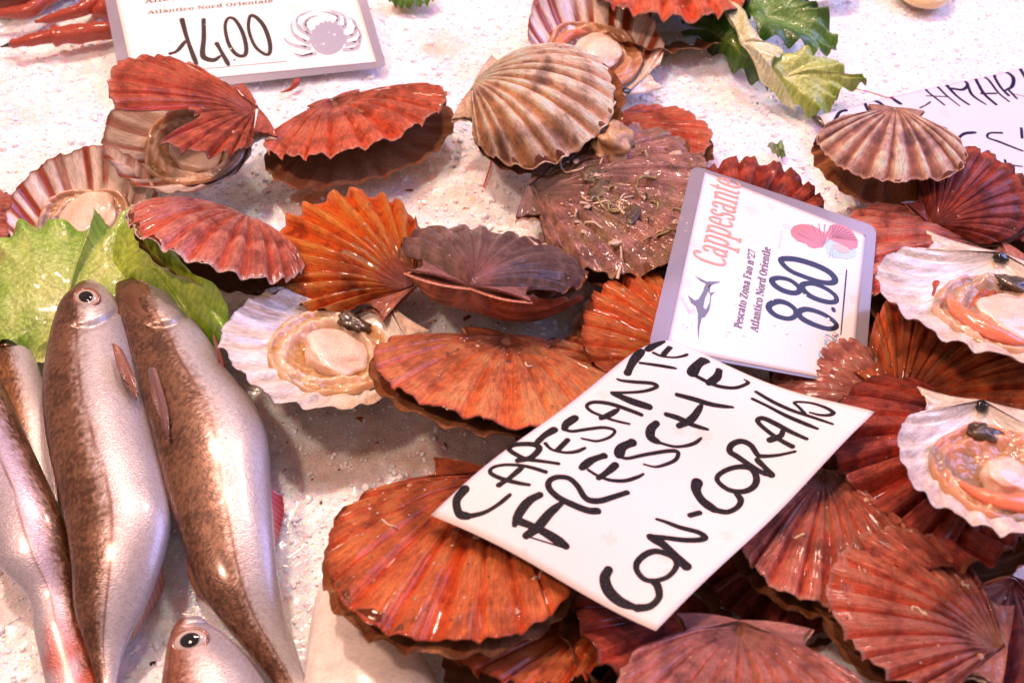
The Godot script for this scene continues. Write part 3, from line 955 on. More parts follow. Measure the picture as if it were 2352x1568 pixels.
func make_ice() -> void:
	var stains_and_shade := [[1010, 95, 0.03, hx("e09a4c"), 0.5], [690, 455, 0.022, hx("e08a2c"), 0.75], [760, 470, 0.03, hx("d88a40"), 0.4], [1000, 500, 0.05, hx("dcae80"), 0.3], [1180, 620, 0.05, hx("c89060"), 0.3],
		[760, 1000, 0.05, hx("b88850"), 0.35], [1000, 1020, 0.06, hx("b08048"), 0.4], [620, 650, 0.03, hx("c09060"), 0.3], [1280, 560, 0.02, hx("b87a40"), 0.4], [20, 260, 0.03, hx("e0b090"), 0.3], [900, 480, 0.05, hx("dcb490"), 0.3]]  # browns below the white and salmon shells are partly painted shadow
	var spots := []
	for s in stains_and_shade:
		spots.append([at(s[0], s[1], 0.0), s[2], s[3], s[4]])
	var v := PackedVector3Array(); var c := PackedColorArray()
	# fine where the camera looks, coarse beyond
	var xs := []; var zs := []
	var x := -1.3
	while x < 1.3:
		xs.append(x); x += 0.0021 if absf(x) < 0.5 else 0.02
	var z := -1.1
	while z < 0.6:
		zs.append(z); z += 0.0021 if z > -0.46 and z < 0.27 else 0.02
	for p in xs:
		for q in zs:
			v.append(Vector3(p, ice_height(p, q), q))
			var col := Color(0.91, 0.91, 0.93)
			if absf(p) < 0.5:
				var grime := nz.get_noise_2d(p * 700.0 + 80.0, q * 700.0)
				col = col.lerp(Color(0.74, 0.68, 0.64), clampf(grime * 1.2 - 0.2, 0, 0.4))
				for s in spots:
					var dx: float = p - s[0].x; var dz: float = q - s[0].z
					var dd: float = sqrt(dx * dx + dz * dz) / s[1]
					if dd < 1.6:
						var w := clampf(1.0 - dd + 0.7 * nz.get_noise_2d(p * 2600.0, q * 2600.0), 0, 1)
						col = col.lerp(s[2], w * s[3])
			c.append(col)
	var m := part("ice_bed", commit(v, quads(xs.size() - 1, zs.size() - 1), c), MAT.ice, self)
	m.set_meta("kind", "structure")
	m.set_meta("label", "bed of crushed white ice under all the seafood")
	# loose grains of crushed ice
	var mm := MultiMesh.new()
	mm.transform_format = MultiMesh.TRANSFORM_3D
	var g := SphereMesh.new()
	g.radius = 1.0; g.height = 2.0; g.radial_segments = 5; g.rings = 3
	var gr := blob(Vector3.ONE, 0.5, 1.5, 3, 4, 6)
	mm.mesh = gr
	rng.seed = 77
	var N := 14000
	mm.instance_count = N
	for i in N:
		var px := rng.randf_range(-0.52, 0.52); var pz := rng.randf_range(-0.46, 0.26)
		var r := rng.randf_range(0.0004, 0.0011) * (2.6 if rng.randf() < 0.03 else 1.0)
		var b := Basis.from_euler(Vector3(rng.randf() * 6.3, rng.randf() * 6.3, 0)).scaled(Vector3(r, r * rng.randf_range(0.5, 1.0), r * rng.randf_range(0.6, 1.3)))
		mm.set_instance_transform(i, Transform3D(b, Vector3(px, ice_height(px, pz) + r * 0.2, pz)))
	var cm := MultiMesh.new()
	cm.transform_format = MultiMesh.TRANSFORM_3D
	cm.mesh = blob(Vector3.ONE, 0.6, 1.5, 8, 4, 6)
	cm.instance_count = 9000
	for i in 9000:
		var px := rng.randf_range(-0.52, 0.52); var pz := rng.randf_range(-0.46, 0.26)
		var r := rng.randf_range(0.0006, 0.0016) * (2.0 if rng.randf() < 0.12 else 1.0)
		var b := Basis.from_euler(Vector3(rng.randf() * 6.3, rng.randf() * 6.3, 0)).scaled(Vector3(r, r * rng.randf_range(0.5, 1.0), r * rng.randf_range(0.6, 1.3)))
		cm.set_instance_transform(i, Transform3D(b, Vector3(px, ice_height(px, pz) + r * 0.3, pz)))
	var ci := MultiMeshInstance3D.new()
	ci.name = "ice_chips"
	ci.multimesh = cm
	ci.material_override = MAT.ice_chip
	ci.set_meta("kind", "stuff")
	ci.set_meta("label", "clear wet chips of melting ice on the ice bed")
	ci.set_meta("category", "ice")
	add_child(ci)
	var mi := MultiMeshInstance3D.new()
	mi.name = "ice_grains"
	mi.multimesh = mm
	mi.material_override = MAT.ice_grain
	mi.set_meta("kind", "stuff")
	mi.set_meta("label", "loose glassy grains of crushed ice on the ice bed")
	mi.set_meta("category", "ice")
	add_child(mi)

func make_debris() -> void:
	var v := PackedVector3Array(); var ix := PackedInt32Array(); var c := PackedColorArray()
	rng.seed = 5
	var tones := [hx("5a2c14"), hx("7a4420"), hx("3a2418"), hx("a04828"), hx("8a5a30")]
	for i in 420:
		var x: float; var y: float
		if i < 300:
			x = rng.randfn(980, 330); y = rng.randfn(640, 330)
		else:
			x = rng.randf_range(0, 2352); y = rng.randf_range(0, 1568)
		var p := at(x, y, 0.0)
		if absf(p.x) > 0.5 or p.z > 0.26 or p.z < -0.46: continue
		var r := rng.randf_range(0.0003, 0.0009) * (2.2 if rng.randf() < 0.1 else 1.0)
		var q := rng.randf() * TAU
		var ax := Vector3(cos(q), 0, sin(q)) * r * rng.randf_range(1.0, 2.6); var az := Vector3(-sin(q), 0, cos(q)) * r
		p.y = ice_height(p.x, p.z) + 0.0004
		var b := v.size(); var tone: Color = tones[rng.randi() % 5]
		for k in 7:
			var a := k * TAU / 7.0
			v.append(p + (ax * cos(a) + az * sin(a)) * rng.randf_range(0.6, 1.2)); c.append(tone)
		v.append(p + Vector3(0, 0.0005, 0)); c.append(tone)
		for k in 7:
			ix.append_array([b + k, b + (k + 1) % 7, b + 7])
	var m := part("seafood_crumbs", commit(v, ix, c), MAT.debris, self)
	m.set_meta("kind", "stuff")
	m.set_meta("label", "dark brown crumbs and flecks strewn over the ice")
	m.set_meta("category", "crumbs")

func _ready() -> void:
	nz.seed = 12
	nz.frequency = 0.01
	nz.noise_type = FastNoiseLite.TYPE_SIMPLEX_SMOOTH
	nz.fractal_octaves = 2
	# camera
	var cam := Camera3D.new()
	cam.name = "camera"
	cam.fov = 34.0
	cam.near = 0.02
	cam.far = 20.0
	add_child(cam)
	cam.look_at_from_position(cam_pos, Vector3.ZERO, Vector3.UP)
	cam.current = true
	var lens := CameraAttributesPhysical.new()
	lens.frustum_focal_length = 39.25
	lens.frustum_focus_distance = 0.70
	lens.frustum_near = 0.02
	lens.frustum_far = 20.0
	lens.exposure_aperture = 10.0
	cam.attributes = lens
	# surroundings: the dim market hall
	var env := Environment.new()
	env.background_mode = Environment.BG_COLOR
	env.background_color = Color(0.62, 0.52, 0.50)
	env.background_energy_multiplier = 0.95
	env.tonemap_mode = Environment.TONE_MAPPER_LINEAR
	env.tonemap_exposure = 1.3
	env.sdfgi_enabled = true
	env.ssao_enabled = true
	env.ssil_enabled = true
	var we := WorldEnvironment.new()
	we.environment = env
	add_child(we)
	# warm lamps hung over the far side of the stall, an added fill lamp at front left, cool daylight from the open side on the right
	lamp("stall_and_fill_lamp", Vector3(-0.5, 2.0, -0.8), Color(1.0, 0.80, 0.71), 2.7, 0.09)
	lamp("stall_and_fill_lamp", Vector3(-0.9, 1.9, 0.25), Color(1.0, 0.78, 0.68), 1.6, 0.09)  # unseen lamp added to brighten the front-left ice
	lamp("stall_and_fill_lamp", Vector3(0.25, 2.0, -1.0), Color(1.0, 0.86, 0.80), 1.3, 0.09)
	var day := AreaLight3D.new()
	day.name = "daylight"
	day.area_size = Vector2(1.6, 1.2)
	day.light_color = Color(0.66, 0.69, 1.0)
	day.light_energy = 2.7
	day.shadow_enabled = true
	add_child(day)
	day.look_at_from_position(Vector3(1.6, 1.35, -0.45), Vector3(0.1, 0, 0), Vector3.UP)
	make_materials()
	make_palettes()
	mat("worm", {"rough": 0.4, "vc": false, "color": Color("c8b096")})
	mat("worm_green", {"rough": 0.4, "vc": false, "color": Color("8a7c50"), "coat": 0.4})
	mat("crab_leg", {"rough": 0.35, "vc": false, "color": Color("b8401c"), "tex": TEX.grain_tone, "tri": true, "uv": Vector3.ONE * 30.0, "bump": TEX.grain, "bump_cm": 0.12, "coat": 0.6, "coat_rough": 0.12})
	mat("feeler", {"rough": 0.4, "vc": false, "color": Color("d8503c")})
	mat("scrap", {"rough": 0.3, "vc": false, "color": Color("3c3630"), "coat": 0.6})
	mat("eye_rim", {"rough": 0.2, "vc": false, "color": Color("8a5444"), "coat": 0.8})
	mat("roe", {"rough": 0.22, "vc": false, "color": Color("e8805c"), "sss": 0.3, "coat": 0.9, "coat_rough": 0.06, "bump": TEX.grain, "bump_cm": 0.03, "tri": true, "uv": Vector3.ONE * 20.0})
	make_ice()
	make_scallops()
	make_fish()
	make_lettuce()
	make_cards()
	make_extras()
	make_debris()

func lamp(called: String, p: Vector3, col: Color, e: float, r: float) -> void:
	var l := OmniLight3D.new()
	l.name = numbered(called)
	l.light_color = col
	l.light_energy = e
	l.light_size = r
	l.omni_range = 6.0
	l.omni_attenuation = 2.0
	l.shadow_enabled = true
	add_child(l)
	l.position = p

# ---------------------------------------------------------------- what lies on the ice
func make_scallops() -> void:
	# on open ice
	scallop({"label": "red scallop with a broken upper shell below the crab price card", "U": [588, 248, 0.045], "M": [272, 235], "L": 0.102, "near": true, "roll": -8, "top": "red", "low": "bowl_white", "low_inner": "in_striped", "gape": 24, "seed": 1, "bite": [[0.2, 0.17, 0.55]], "worms": 0, "bits": 25, "flesh": true})
	scallop({"label": "gaping red scallop with wavy edges beside the broken one", "U": [765, 228, 0.026], "M": [872, 322], "L": 0.088, "near": true, "roll": 0, "top": "red", "low": "bowl", "low_inner": "in_dark", "gape": 15, "wide": 1.5, "low_H": 0.13, "seed": 2, "H": 0.1, "bits": 30, "ears": 0.26})
	half_shell({"label": "opened scallop with brown striped rim beyond the lettuce", "U": [195, 640, 0.008], "M": [190, 352, 0.045], "L": 0.122, "near": true, "roll": 0, "inner": "in_striped", "seed": 3, "H": 0.2, "k": {"ax": -0.02, "ar": 0.22, "R": 0.36, "az": 0.06}})
	scallop({"label": "coral red scallop with pale ribs beside the lettuce", "U": [566, 506, 0.035], "M": [440, 594], "L": 0.088, "near": true, "roll": -16, "top": "coral", "convex": true, "H": 0.16, "low": "bowl_white", "low_inner": "in_brown", "gape": 9, "wide": 1.2, "low_L": 0.93, "seed": 4, "amp": 0.017, "bits": 10, "nr": 15})
	scallop({"label": "glossy bright orange scallop between the coral and purple ones", "U": [946, 655, 0.03], "M": [672, 508, 0.036], "L": 0.105, "near": true, "roll": -4, "top": "orange", "H": 0.09, "low": "bowl_red", "gape": 6, "seed": 5, "amp": 0.016, "bits": 12})
	scallop({"label": "purple brown scallop propped up with its hinge outward", "U": [1085, 655, 0.075], "M": [1175, 545], "L": 0.11, "near": false, "roll": 4, "top": "purple", "H": 0.12, "convex": true, "low": "bowl_red", "gape": 7, "gain": 1.1, "seed": 6, "amp": 0.011, "bits": 30, "worms": 1, "low_ns": 50, "ears": 0.36})
	half_shell({"label": "opened scallop with orange striped rim behind the cream ribbed one", "U": [1440, 212, 0.012], "M": [1312, -22, 0.045], "L": 0.11, "near": true, "roll": 6, "inner": "in_striped", "seed": 8, "H": 0.22, "k": {"ax": -0.05, "roe": true, "roe_a": -0.4, "roe_len": 2.2, "R": 0.38, "pale": hx("c89a78"), "brown": hx("a86a34")}})
	scallop({"label": "cream scallop with brown ribs leaning on the encrusted one", "U": [1088, 205, 0.045], "M": [1385, 270], "L": 0.106, "near": true, "roll": 14, "top": "cream", "convex": true, "H": 0.26, "low": "bowl_white", "gape": 4, "gain": 1.6, "seed": 7, "skin": "dry_shell", "amp": 0.016, "bits": 14, "nr": 15})
	scallop({"label": "red scallop mostly hidden under the encrusted one", "U": [1350, 300, 0.012], "M": [1615, 335, 0.02], "L": 0.1, "near": true, "roll": -6, "top": "red", "low": "bowl", "gape": 4, "seed": 20, "bits": 10})
	var crusted := scallop({"label": "large scallop encrusted with worm tubes and sponge", "U": [1222, 425, 0.03], "M": [1622, 478, 0.035], "L": 0.122, "near": true, "roll": 0, "top": "crusty", "H": 0.09, "low": "bowl", "gape": 4, "wide": 1.2, "crust": 0.01, "gain": 1.3, "amp": 0.013, "seed": 9, "skin": "crusty_shell", "worms": 4, "bits": 150, "ragged": 0.02, "rings": 0.008})
	encrust(crusted, crusted.get_meta("length", 0.11), 0.09)
	scallop({"label": "wide open pale ribbed scallop on the squid sign", "U": [2055, 250, 0.07], "M": [2040, 410, 0.055], "L": 0.11, "near": true, "roll": 2, "top": "striped", "convex": true, "H": 0.15, "low": "bowl_red", "low_inner": "in_amber", "gape": 27, "wide": 1.5, "gain": 1.6, "seed": 10, "skin": "dry_shell", "amp": 0.017, "bits": 10, "nr": 13, "ragged": 0.03})
	scallop({"label": "purple red scallop tucked behind the wide open ribbed one", "U": [2145, 520, 0.03], "M": [2310, 385, 0.045], "L": 0.09, "near": true, "roll": 16, "top": "dark", "convex": true, "H": 0.14, "low": "bowl_red", "gape": 4, "seed": 11, "bits": 8})
	scallop({"label": "dark red scallop behind the laminated scallop price card", "U": [1690, 600, 0.015], "M": [1775, 386, 0.03], "L": 0.105, "near": true, "top": "dark", "low": "bowl_red", "gape": 4, "seed": 12, "H": 0.09})
	half_shell({"label": "white opened scallop beside the fish heads and lettuce", "U": [888, 702, 0.026], "M": [590, 872], "L": 0.108, "near": true, "roll": -2, "inner": "in_white", "seed": 27, "H": 0.17, "k": {"R": 0.37, "ar": 0.19, "ax": 0.02, "az": -0.02, "brown": hx("b07c34"), "pale": hx("e0c4a4"), "gx": -0.06, "gz": 0.22}})
	scallop({"label": "salmon orange scallop with dark gap under the purple one", "U": [1165, 772, 0.03], "M": [1122, 958], "L": 0.103, "near": true, "roll": -7, "top": "salmon", "H": 0.07, "low": "bowl", "gape": 3, "low_H": 0.08, "wide": 1.3, "low_L": 1.015, "seed": 25, "amp": 0.008, "bits": 70, "worms": 1, "ears": 0.3})
	# the pile on the right
	for f in [["dark scallop at the bottom of the pile under the written sign", [1700, 980, 0.0], [1560, 1230], 0.095], ["dark scallop deep in the pile below the price card", [2050, 700, 0.0], [1980, 860], 0.095], ["dark scallop underneath the pink ribbed ones", [2000, 1160, 0.0], [2230, 1290], 0.095],
		["dark scallop at the lowest layer beside the sign corner", [1640, 1420, 0.0], [1420, 1540], 0.095], ["dark scallop lowest under the two opened ones", [2200, 840, 0.0], [2330, 1010], 0.095], ["dark scallop deep behind the red fanned ones", [2330, 1330, 0.0], [2260, 1570], 0.095]]:
		scallop({"label": f[0], "U": f[1], "M": f[2], "L": f[3], "near": true, "top": "dark", "low": "bowl_red", "gape": 4, "seed": 60 + int(f[1][0]) % 17, "ns": 34, "per": 7, "low_ns": 12, "low_nsi": 8, "group": "scallops in the pile", "bits": 10})
	scallop({"label": "deep red wet scallop under the lower edge of the price card", "U": [1650, 850, 0.02], "M": [1372, 690, 0.03], "L": 0.105, "near": true, "top": "brick", "low": "bowl_red", "gape": 4, "seed": 26, "H": 0.08, "group": "scallops in the pile"})
	scallop({"label": "orange scallop peeking out from the edge of the written sign", "U": [1490, 850, 0.015], "M": [1225, 985, 0.02], "L": 0.095, "near": true, "roll": -10, "top": "salmon", "low": "bowl", "gape": 10, "seed": 28, "group": "scallops in the pile"})
	scallop({"label": "pinkish red scallop with dark lines right of the price card", "U": [2290, 552, 0.022], "M": [1985, 640, 0.036], "L": 0.106, "near": true, "roll": 4, "top": "rose", "low": "bowl", "gape": 4, "seed": 13, "worms": 0, "H": 0.09, "group": "scallops in the pile"})
	scallop({"label": "fiery red scallop fanned out between the two opened ones", "U": [2066, 928, 0.045], "M": [2330, 715, 0.06], "L": 0.105, "near": true, "roll": 0, "top": "brick", "low": "bowl_white", "gape": 5, "seed": 15, "H": 0.1, "amp": 0.016, "group": "scallops in the pile", "bits": 60})
	scallop({"label": "dark wine red scallop with glossy ribs under an opened one", "U": [2315, 1000, 0.04], "M": [1965, 1110, 0.05], "L": 0.106, "near": true, "roll": -4, "top": "dark", "low": "bowl", "gape": 6, "seed": 16, "H": 0.1, "amp": 0.018, "group": "scallops in the pile"})
	scallop({"label": "pale pink scallop stuck under the upper edge of the written sign", "U": [2050, 932, 0.035], "M": [1790, 850, 0.03], "L": 0.09, "near": true, "roll": -10, "top": "pink", "convex": true, "H": 0.16, "low": "bowl_white", "gape": 3, "seed": 18, "amp": 0.008, "group": "scallops in the pile"})
	scallop({"label": "dark scallop directly under the banded pink one", "U": [1880, 1210, 0.004], "M": [1700, 1405, 0.012], "L": 0.092, "near": true, "top": "dark", "low": "bowl", "gape": 6, "seed": 22, "group": "scallops in the pile"})
	scallop({"label": "pink scallop with dark bands and a tube worm ring", "U": [1895, 1085, 0.045], "M": [1872, 1372, 0.05], "L": 0.09, "near": true, "roll": 4, "top": "rose", "low": "bowl_white", "gape": 4, "seed": 19, "H": 0.1, "amp": 0.016, "worms": 1, "group": "scallops in the pile"})
	scallop({"label": "red scallop with its pale hinge toward the stall edge", "U": [2306, 1478, 0.05], "M": [1925, 1318, 0.055], "L": 0.092, "near": true, "roll": 4, "top": "rose", "low": "bowl_white", "gape": 5, "seed": 21, "H": 0.11, "amp": 0.016, "worms": 2, "group": "scallops in the pile", "bits": 50})
	scallop({"label": "pink red scallop with white crusted shoulder below the sign corner", "U": [1700, 1432, 0.05], "M": [1728, 1800], "L": 0.102, "near": true, "roll": 2, "top": "pink", "low": "bowl", "gape": 5, "seed": 23, "H": 0.09, "worms": 1, "group": "scallops in the pile"})
	scallop({"label": "large brick red scallop half covered by the written sign", "U": [1130, 1088, 0.04], "M": [948, 1442], "L": 0.116, "near": true, "roll": 2, "top": "brick", "low": "bowl", "gape": 2.6, "low_H": 0.09, "low_L": 1.02, "seed": 24, "H": 0.075, "amp": 0.008, "worms": 3, "bits": 90, "group": "scallops in the pile"})
	scallop({"label": "dark scallop with an orange ear below the written sign", "U": [1420, 1405, 0.02], "M": [1050, 1495, 0.03], "L": 0.1, "near": true, "roll": 30, "top": "brick", "low": "bowl_red", "gape": 8, "seed": 29, "group": "scallops in the pile"})
	half_shell({"label": "white opened scallop with orange roe beside the price card", "U": [2300, 585, 0.066], "M": [2255, 794], "L": 0.11, "near": true, "roll": 0, "inner": "in_white", "wide": 1.1, "seed": 14, "H": 0.17, "ears": 0.42, "k": {"roe": true, "roe_a": 1.2, "roe_len": 2.0, "x": 0.1, "R": 0.36}})
	half_shell({"label": "white opened scallop with black hinge knot at the pile edge", "U": [2256, 925, 0.07], "M": [2305, 1210], "L": 0.104, "near": true, "roll": 0, "inner": "in_white", "wide": 0.82, "seed": 17, "H": 0.17, "ears": 0.44, "k": {"roe": true, "roe_a": 0.2, "roe_len": 2.4, "x": 0.06, "R": 0.38, "pale": hx("d89a78"), "ar": 0.14, "gz": 0.2, "gx": 0.0}})
	scallop({"label": "red scallop cut off behind the opened striped one", "U": [1520, -110, 0.03], "M": [1555, 38], "L": 0.125, "near": true, "top": "red", "low": "bowl", "gape": 10, "seed": 30})
	scallop({"label": "small red scallop past the opened one with roe", "U": [2480, 450, 0.02], "M": [2318, 530, 0.02], "L": 0.08, "near": true, "top": "dark", "low": "bowl", "gape": 4, "seed": 31})
	scallop({"label": "pale pink scallop just showing past the lettuce", "U": [-220, 510, 0.02], "M": [18, 532, 0.02], "L": 0.08, "near": true, "top": "pink", "low": "bowl_white", "gape": 4, "seed": 32})

func encrust(o: Node3D, L: float, H: float) -> void:
	var top: Node3D = o.get_child(0)
	var sp := part("sponge", blob(Vector3(0.017, 0.012, 0.014), 0.55, 2.0, 2, 30, 44, 1.0, hx("b8885c"), hx("dcb48c")), MAT.crust, top)
	sp.position = valve_point(L, H, 1.0, true, 0.7, 0.66, 14, 0.0338, true) + Vector3(0, 0.008, 0)
	rng.seed = 41
	for k in 20:
		var s := rng.randf_range(0.3, 0.95); var t := rng.randf_range(-0.75, 0.75)
		if k < 5: s = rng.randf_range(0.82, 0.94)
		var r := rng.randf_range(0.0011, 0.0026) * (2.2 if k < 4 else 1.0)
		var b := part("barnacle", blob(Vector3(r * rng.randf_range(1, 1.6), r * 0.45, r), 0.5, 1.6, k, 10, 14, 1.0, hx("c8a890"), hx("e0ccba")), MAT.crust, top)
		b.position = valve_point(L, H, 1.0, true, s, t, 14, 0.0338, true) + Vector3(0, r * 0.3, 0)
		b.rotation.y = rng.randf() * TAU
	for k in 14:
		var s := rng.randf_range(0.25, 0.95); var t := rng.randf_range(-0.8, 0.7)
		var p := []; var r := []
		var a := rng.randf() * TAU; var turn := rng.randf_range(-4.5, 4.5)
		var q := outline(t) * s * L
		var x := q.x; var z := q.y
		var n := rng.randi_range(12, 26)
		for i in n:
			a += turn / n * (1.0 + 0.5 * sin(i * 0.7))
			x += cos(a) * 0.0016; z += sin(a) * 0.0016
			p.append(lift(L, H, x, z) + Vector3(0, 0.0008 + 0.0006 * sin(i * 0.6), 0)); r.append(0.0006 + 0.0006 * float(i) / n)
		part("tube_worm", tube(p, r, 7), MAT.worm_green if k % 2 else MAT.worm, top)
	for k in 5:
		var m := part("mud", blob(Vector3(rng.randf_range(0.006, 0.012), 0.0013, rng.randf_range(0.004, 0.008)), 0.7, 2.0, k + 20, 12, 22, 1.0, hx("3a2a1c"), hx("7a6448")), MAT.crust, top)
		m.position = valve_point(L, H, 1.0, true, rng.randf_range(0.25, 0.8), rng.randf_range(-0.7, 0.3), 14, 0.0338, true) + Vector3(0, 0.0006, 0)

func lift(L: float, H: float, x: float, z: float) -> Vector3:
	# the point of a flat upper valve above (x, z)
	var best := 0.0; var gap := 9.0
	for k in 61:
		var t := -0.9 + 1.8 * k / 60.0
		var g := absf(outline(t).angle_to(Vector2(x, z)))
		if g < gap:
			gap = g; best = t
	return Vector3(x, 0, z) + Vector3(0, valve_point(L, H, 1.0, true, clampf(Vector2(x, z).length() / (outline(best).length() * L), 0.0, 1.0), best, 14, 0.0338, true).y, 0)

func make_fish() -> void:
	var pec := hx("8a5a48"); var pec2 := hx("6a3a34")
	fish({"label": "gold backed fish mostly hidden under its neighbours by the lettuce", "st": [[-70, 700, 10, 690], [-60, 760, 60, 770], [-40, 850, 92, 850], [-20, 950, 118, 950], [0, 1050, 130, 1050], [40, 1150, 148, 1160], [90, 1250, 158, 1250], [120, 1330, 165, 1330]], "hs": [0.008, 0.012, 0.015, 0.015, 0.013, 0.011, 0.009, 0.008], "split": 0.62, "back": hx("8a5a28"), "back2": hx("4a2a10")})
	fish({"label": "silver whole fish with dark tail at the outer end of the row", "st": [[-40, 760, -120, 780], [10, 880, -150, 900], [52, 980, -130, 1000], [98, 1080, -90, 1090], [142, 1180, -50, 1180], [163, 1260, -12, 1290], [168, 1350, 62, 1370], [190, 1440, 78, 1450], [222, 1560, 104, 1568], [240, 1640, 120, 1650]], "hs": [0.012, 0.02, 0.024, 0.026, 0.026, 0.022, 0.016, 0.012, 0.007, 0.005], "split": 0.22, "blush": 0.8, "line0": 0.42, "line1": 0.48, "side": hx("b8acc4"), "tail_thick": 0.35})
	fish({"label": "whole fish with brown back and silver side, eye on the lettuce", "st": [[182, 648, 214, 642], [142, 690, 250, 668], [122, 740, 278, 716], [107, 810, 303, 795], [97, 900, 326, 900], [105, 1000, 352, 1000], [126, 1100, 377, 1100], [150, 1200, 392, 1200], [165, 1300, 370, 1300], [172, 1400, 334, 1392], [196, 1480, 290, 1482], [222, 1568, 268, 1568], [226, 1640, 274, 1640]], "hs": [0.036, 0.036, 0.035, 0.034, 0.033, 0.033, 0.033, 0.032, 0.028, 0.022, 0.016, 0.012, 0.01],
		"cover": [0.045, 0.2, 0.34, 0.86, hx("7c5038"), hx("b0a4a8")], "eye": [200, 686, 0.0438, 0.0088, 40, 22], "split": 0.46, "fins": [["pectoral_fin", [252, 786, 0.051], [286, 806, 0.049], [338, 938, 0.043], [292, 912, 0.050], pec, pec2], ["anal_fin", [372, 1290, 0.018], [300, 1470, 0.010], [292, 1490, 0.006], [385, 1350, 0.008], hx("a88078"), hx("8a5a58")], ["dorsal_fin", [100, 940, 0.02], [140, 1180, 0.018], [120, 1180, 0.006], [96, 1000, 0.008], hx("6a4030"), hx("4a2c24")]]})
	fish({"label": "whole fish with plump pale belly and pink fin beside the white opened scallop", "st": [[264, 652, 335, 636], [264, 690, 385, 668], [272, 730, 425, 712], [290, 790, 476, 775], [310, 860, 524, 850], [335, 950, 588, 930], [360, 1050, 614, 1010], [386, 1150, 622, 1120], [420, 1250, 630, 1230], [456, 1350, 640, 1330], [510, 1430, 656, 1420], [570, 1500, 680, 1490], [626, 1568, 702, 1556], [665, 1640, 735, 1625]], "hs": [0.034, 0.034, 0.034, 0.034, 0.034, 0.034, 0.034, 0.032, 0.03, 0.026, 0.02, 0.015, 0.011, 0.009],
		"cover": [0.05, 0.2, 0.16, 0.7, hx("6a3e24"), hx("8a6450")], "split": 0.56, "line0": 0.52, "line1": 0.56, "fins": [["pectoral_fin", [336, 850, 0.044], [362, 846, 0.049], [408, 1030, 0.049], [372, 1010, 0.042], hx("7a5a58"), hx("5a3030")], ["pelvic_fin", [486, 768, 0.045], [500, 780, 0.043], [532, 880, 0.034], [512, 872, 0.038], hx("7a4a44"), hx("a03a34")],
		["anal_fin", [618, 1120, 0.014], [622, 1250, 0.012], [632, 1270, 0.004], [662, 1150, 0.006], hx("d8707c"), hx("b82c34")], ["tail_stub_fin", [425, 1270, 0.012], [505, 1440, 0.008], [480, 1400, 0.003], [436, 1350, 0.004], hx("9a6a50"), hx("7a5040")]]})
	fish({"label": "whole fish showing only its head and round eye, snout toward the row", "st": [[408, 1428, 452, 1416], [396, 1450, 482, 1436], [386, 1480, 520, 1462], [376, 1540, 575, 1520], [368, 1610, 620, 1590], [362, 1720, 660, 1690], [360, 1850, 680, 1830]], "hs": [0.02, 0.024, 0.026, 0.028, 0.028, 0.028, 0.028], "eye": [438, 1474, 0.0335, 0.0085, 40, -4], "split": 0.35, "back": hx("9a6650"), "back2": hx("7a4632"), "side": hx("d8c4c0"), "line0": 0.1, "line1": 0.1})
	fish({"label": "pearly white fish belly lying under the big brick red scallop", "st": [[742, 1338, 778, 1340], [726, 1370, 830, 1390], [716, 1420, 900, 1440], [706, 1490, 966, 1500], [700, 1568, 1010, 1580], [690, 1680, 1040, 1690], [690, 1800, 1040, 1810]], "hs": [0.006, 0.01, 0.012, 0.014, 0.014, 0.014, 0.014], "split": -0.3, "side": hx("e8d8cc"), "belly": hx("f2ece4"), "skin": "pale_fish", "line0": 5.0, "line1": 5.0, "thick": 0.75})

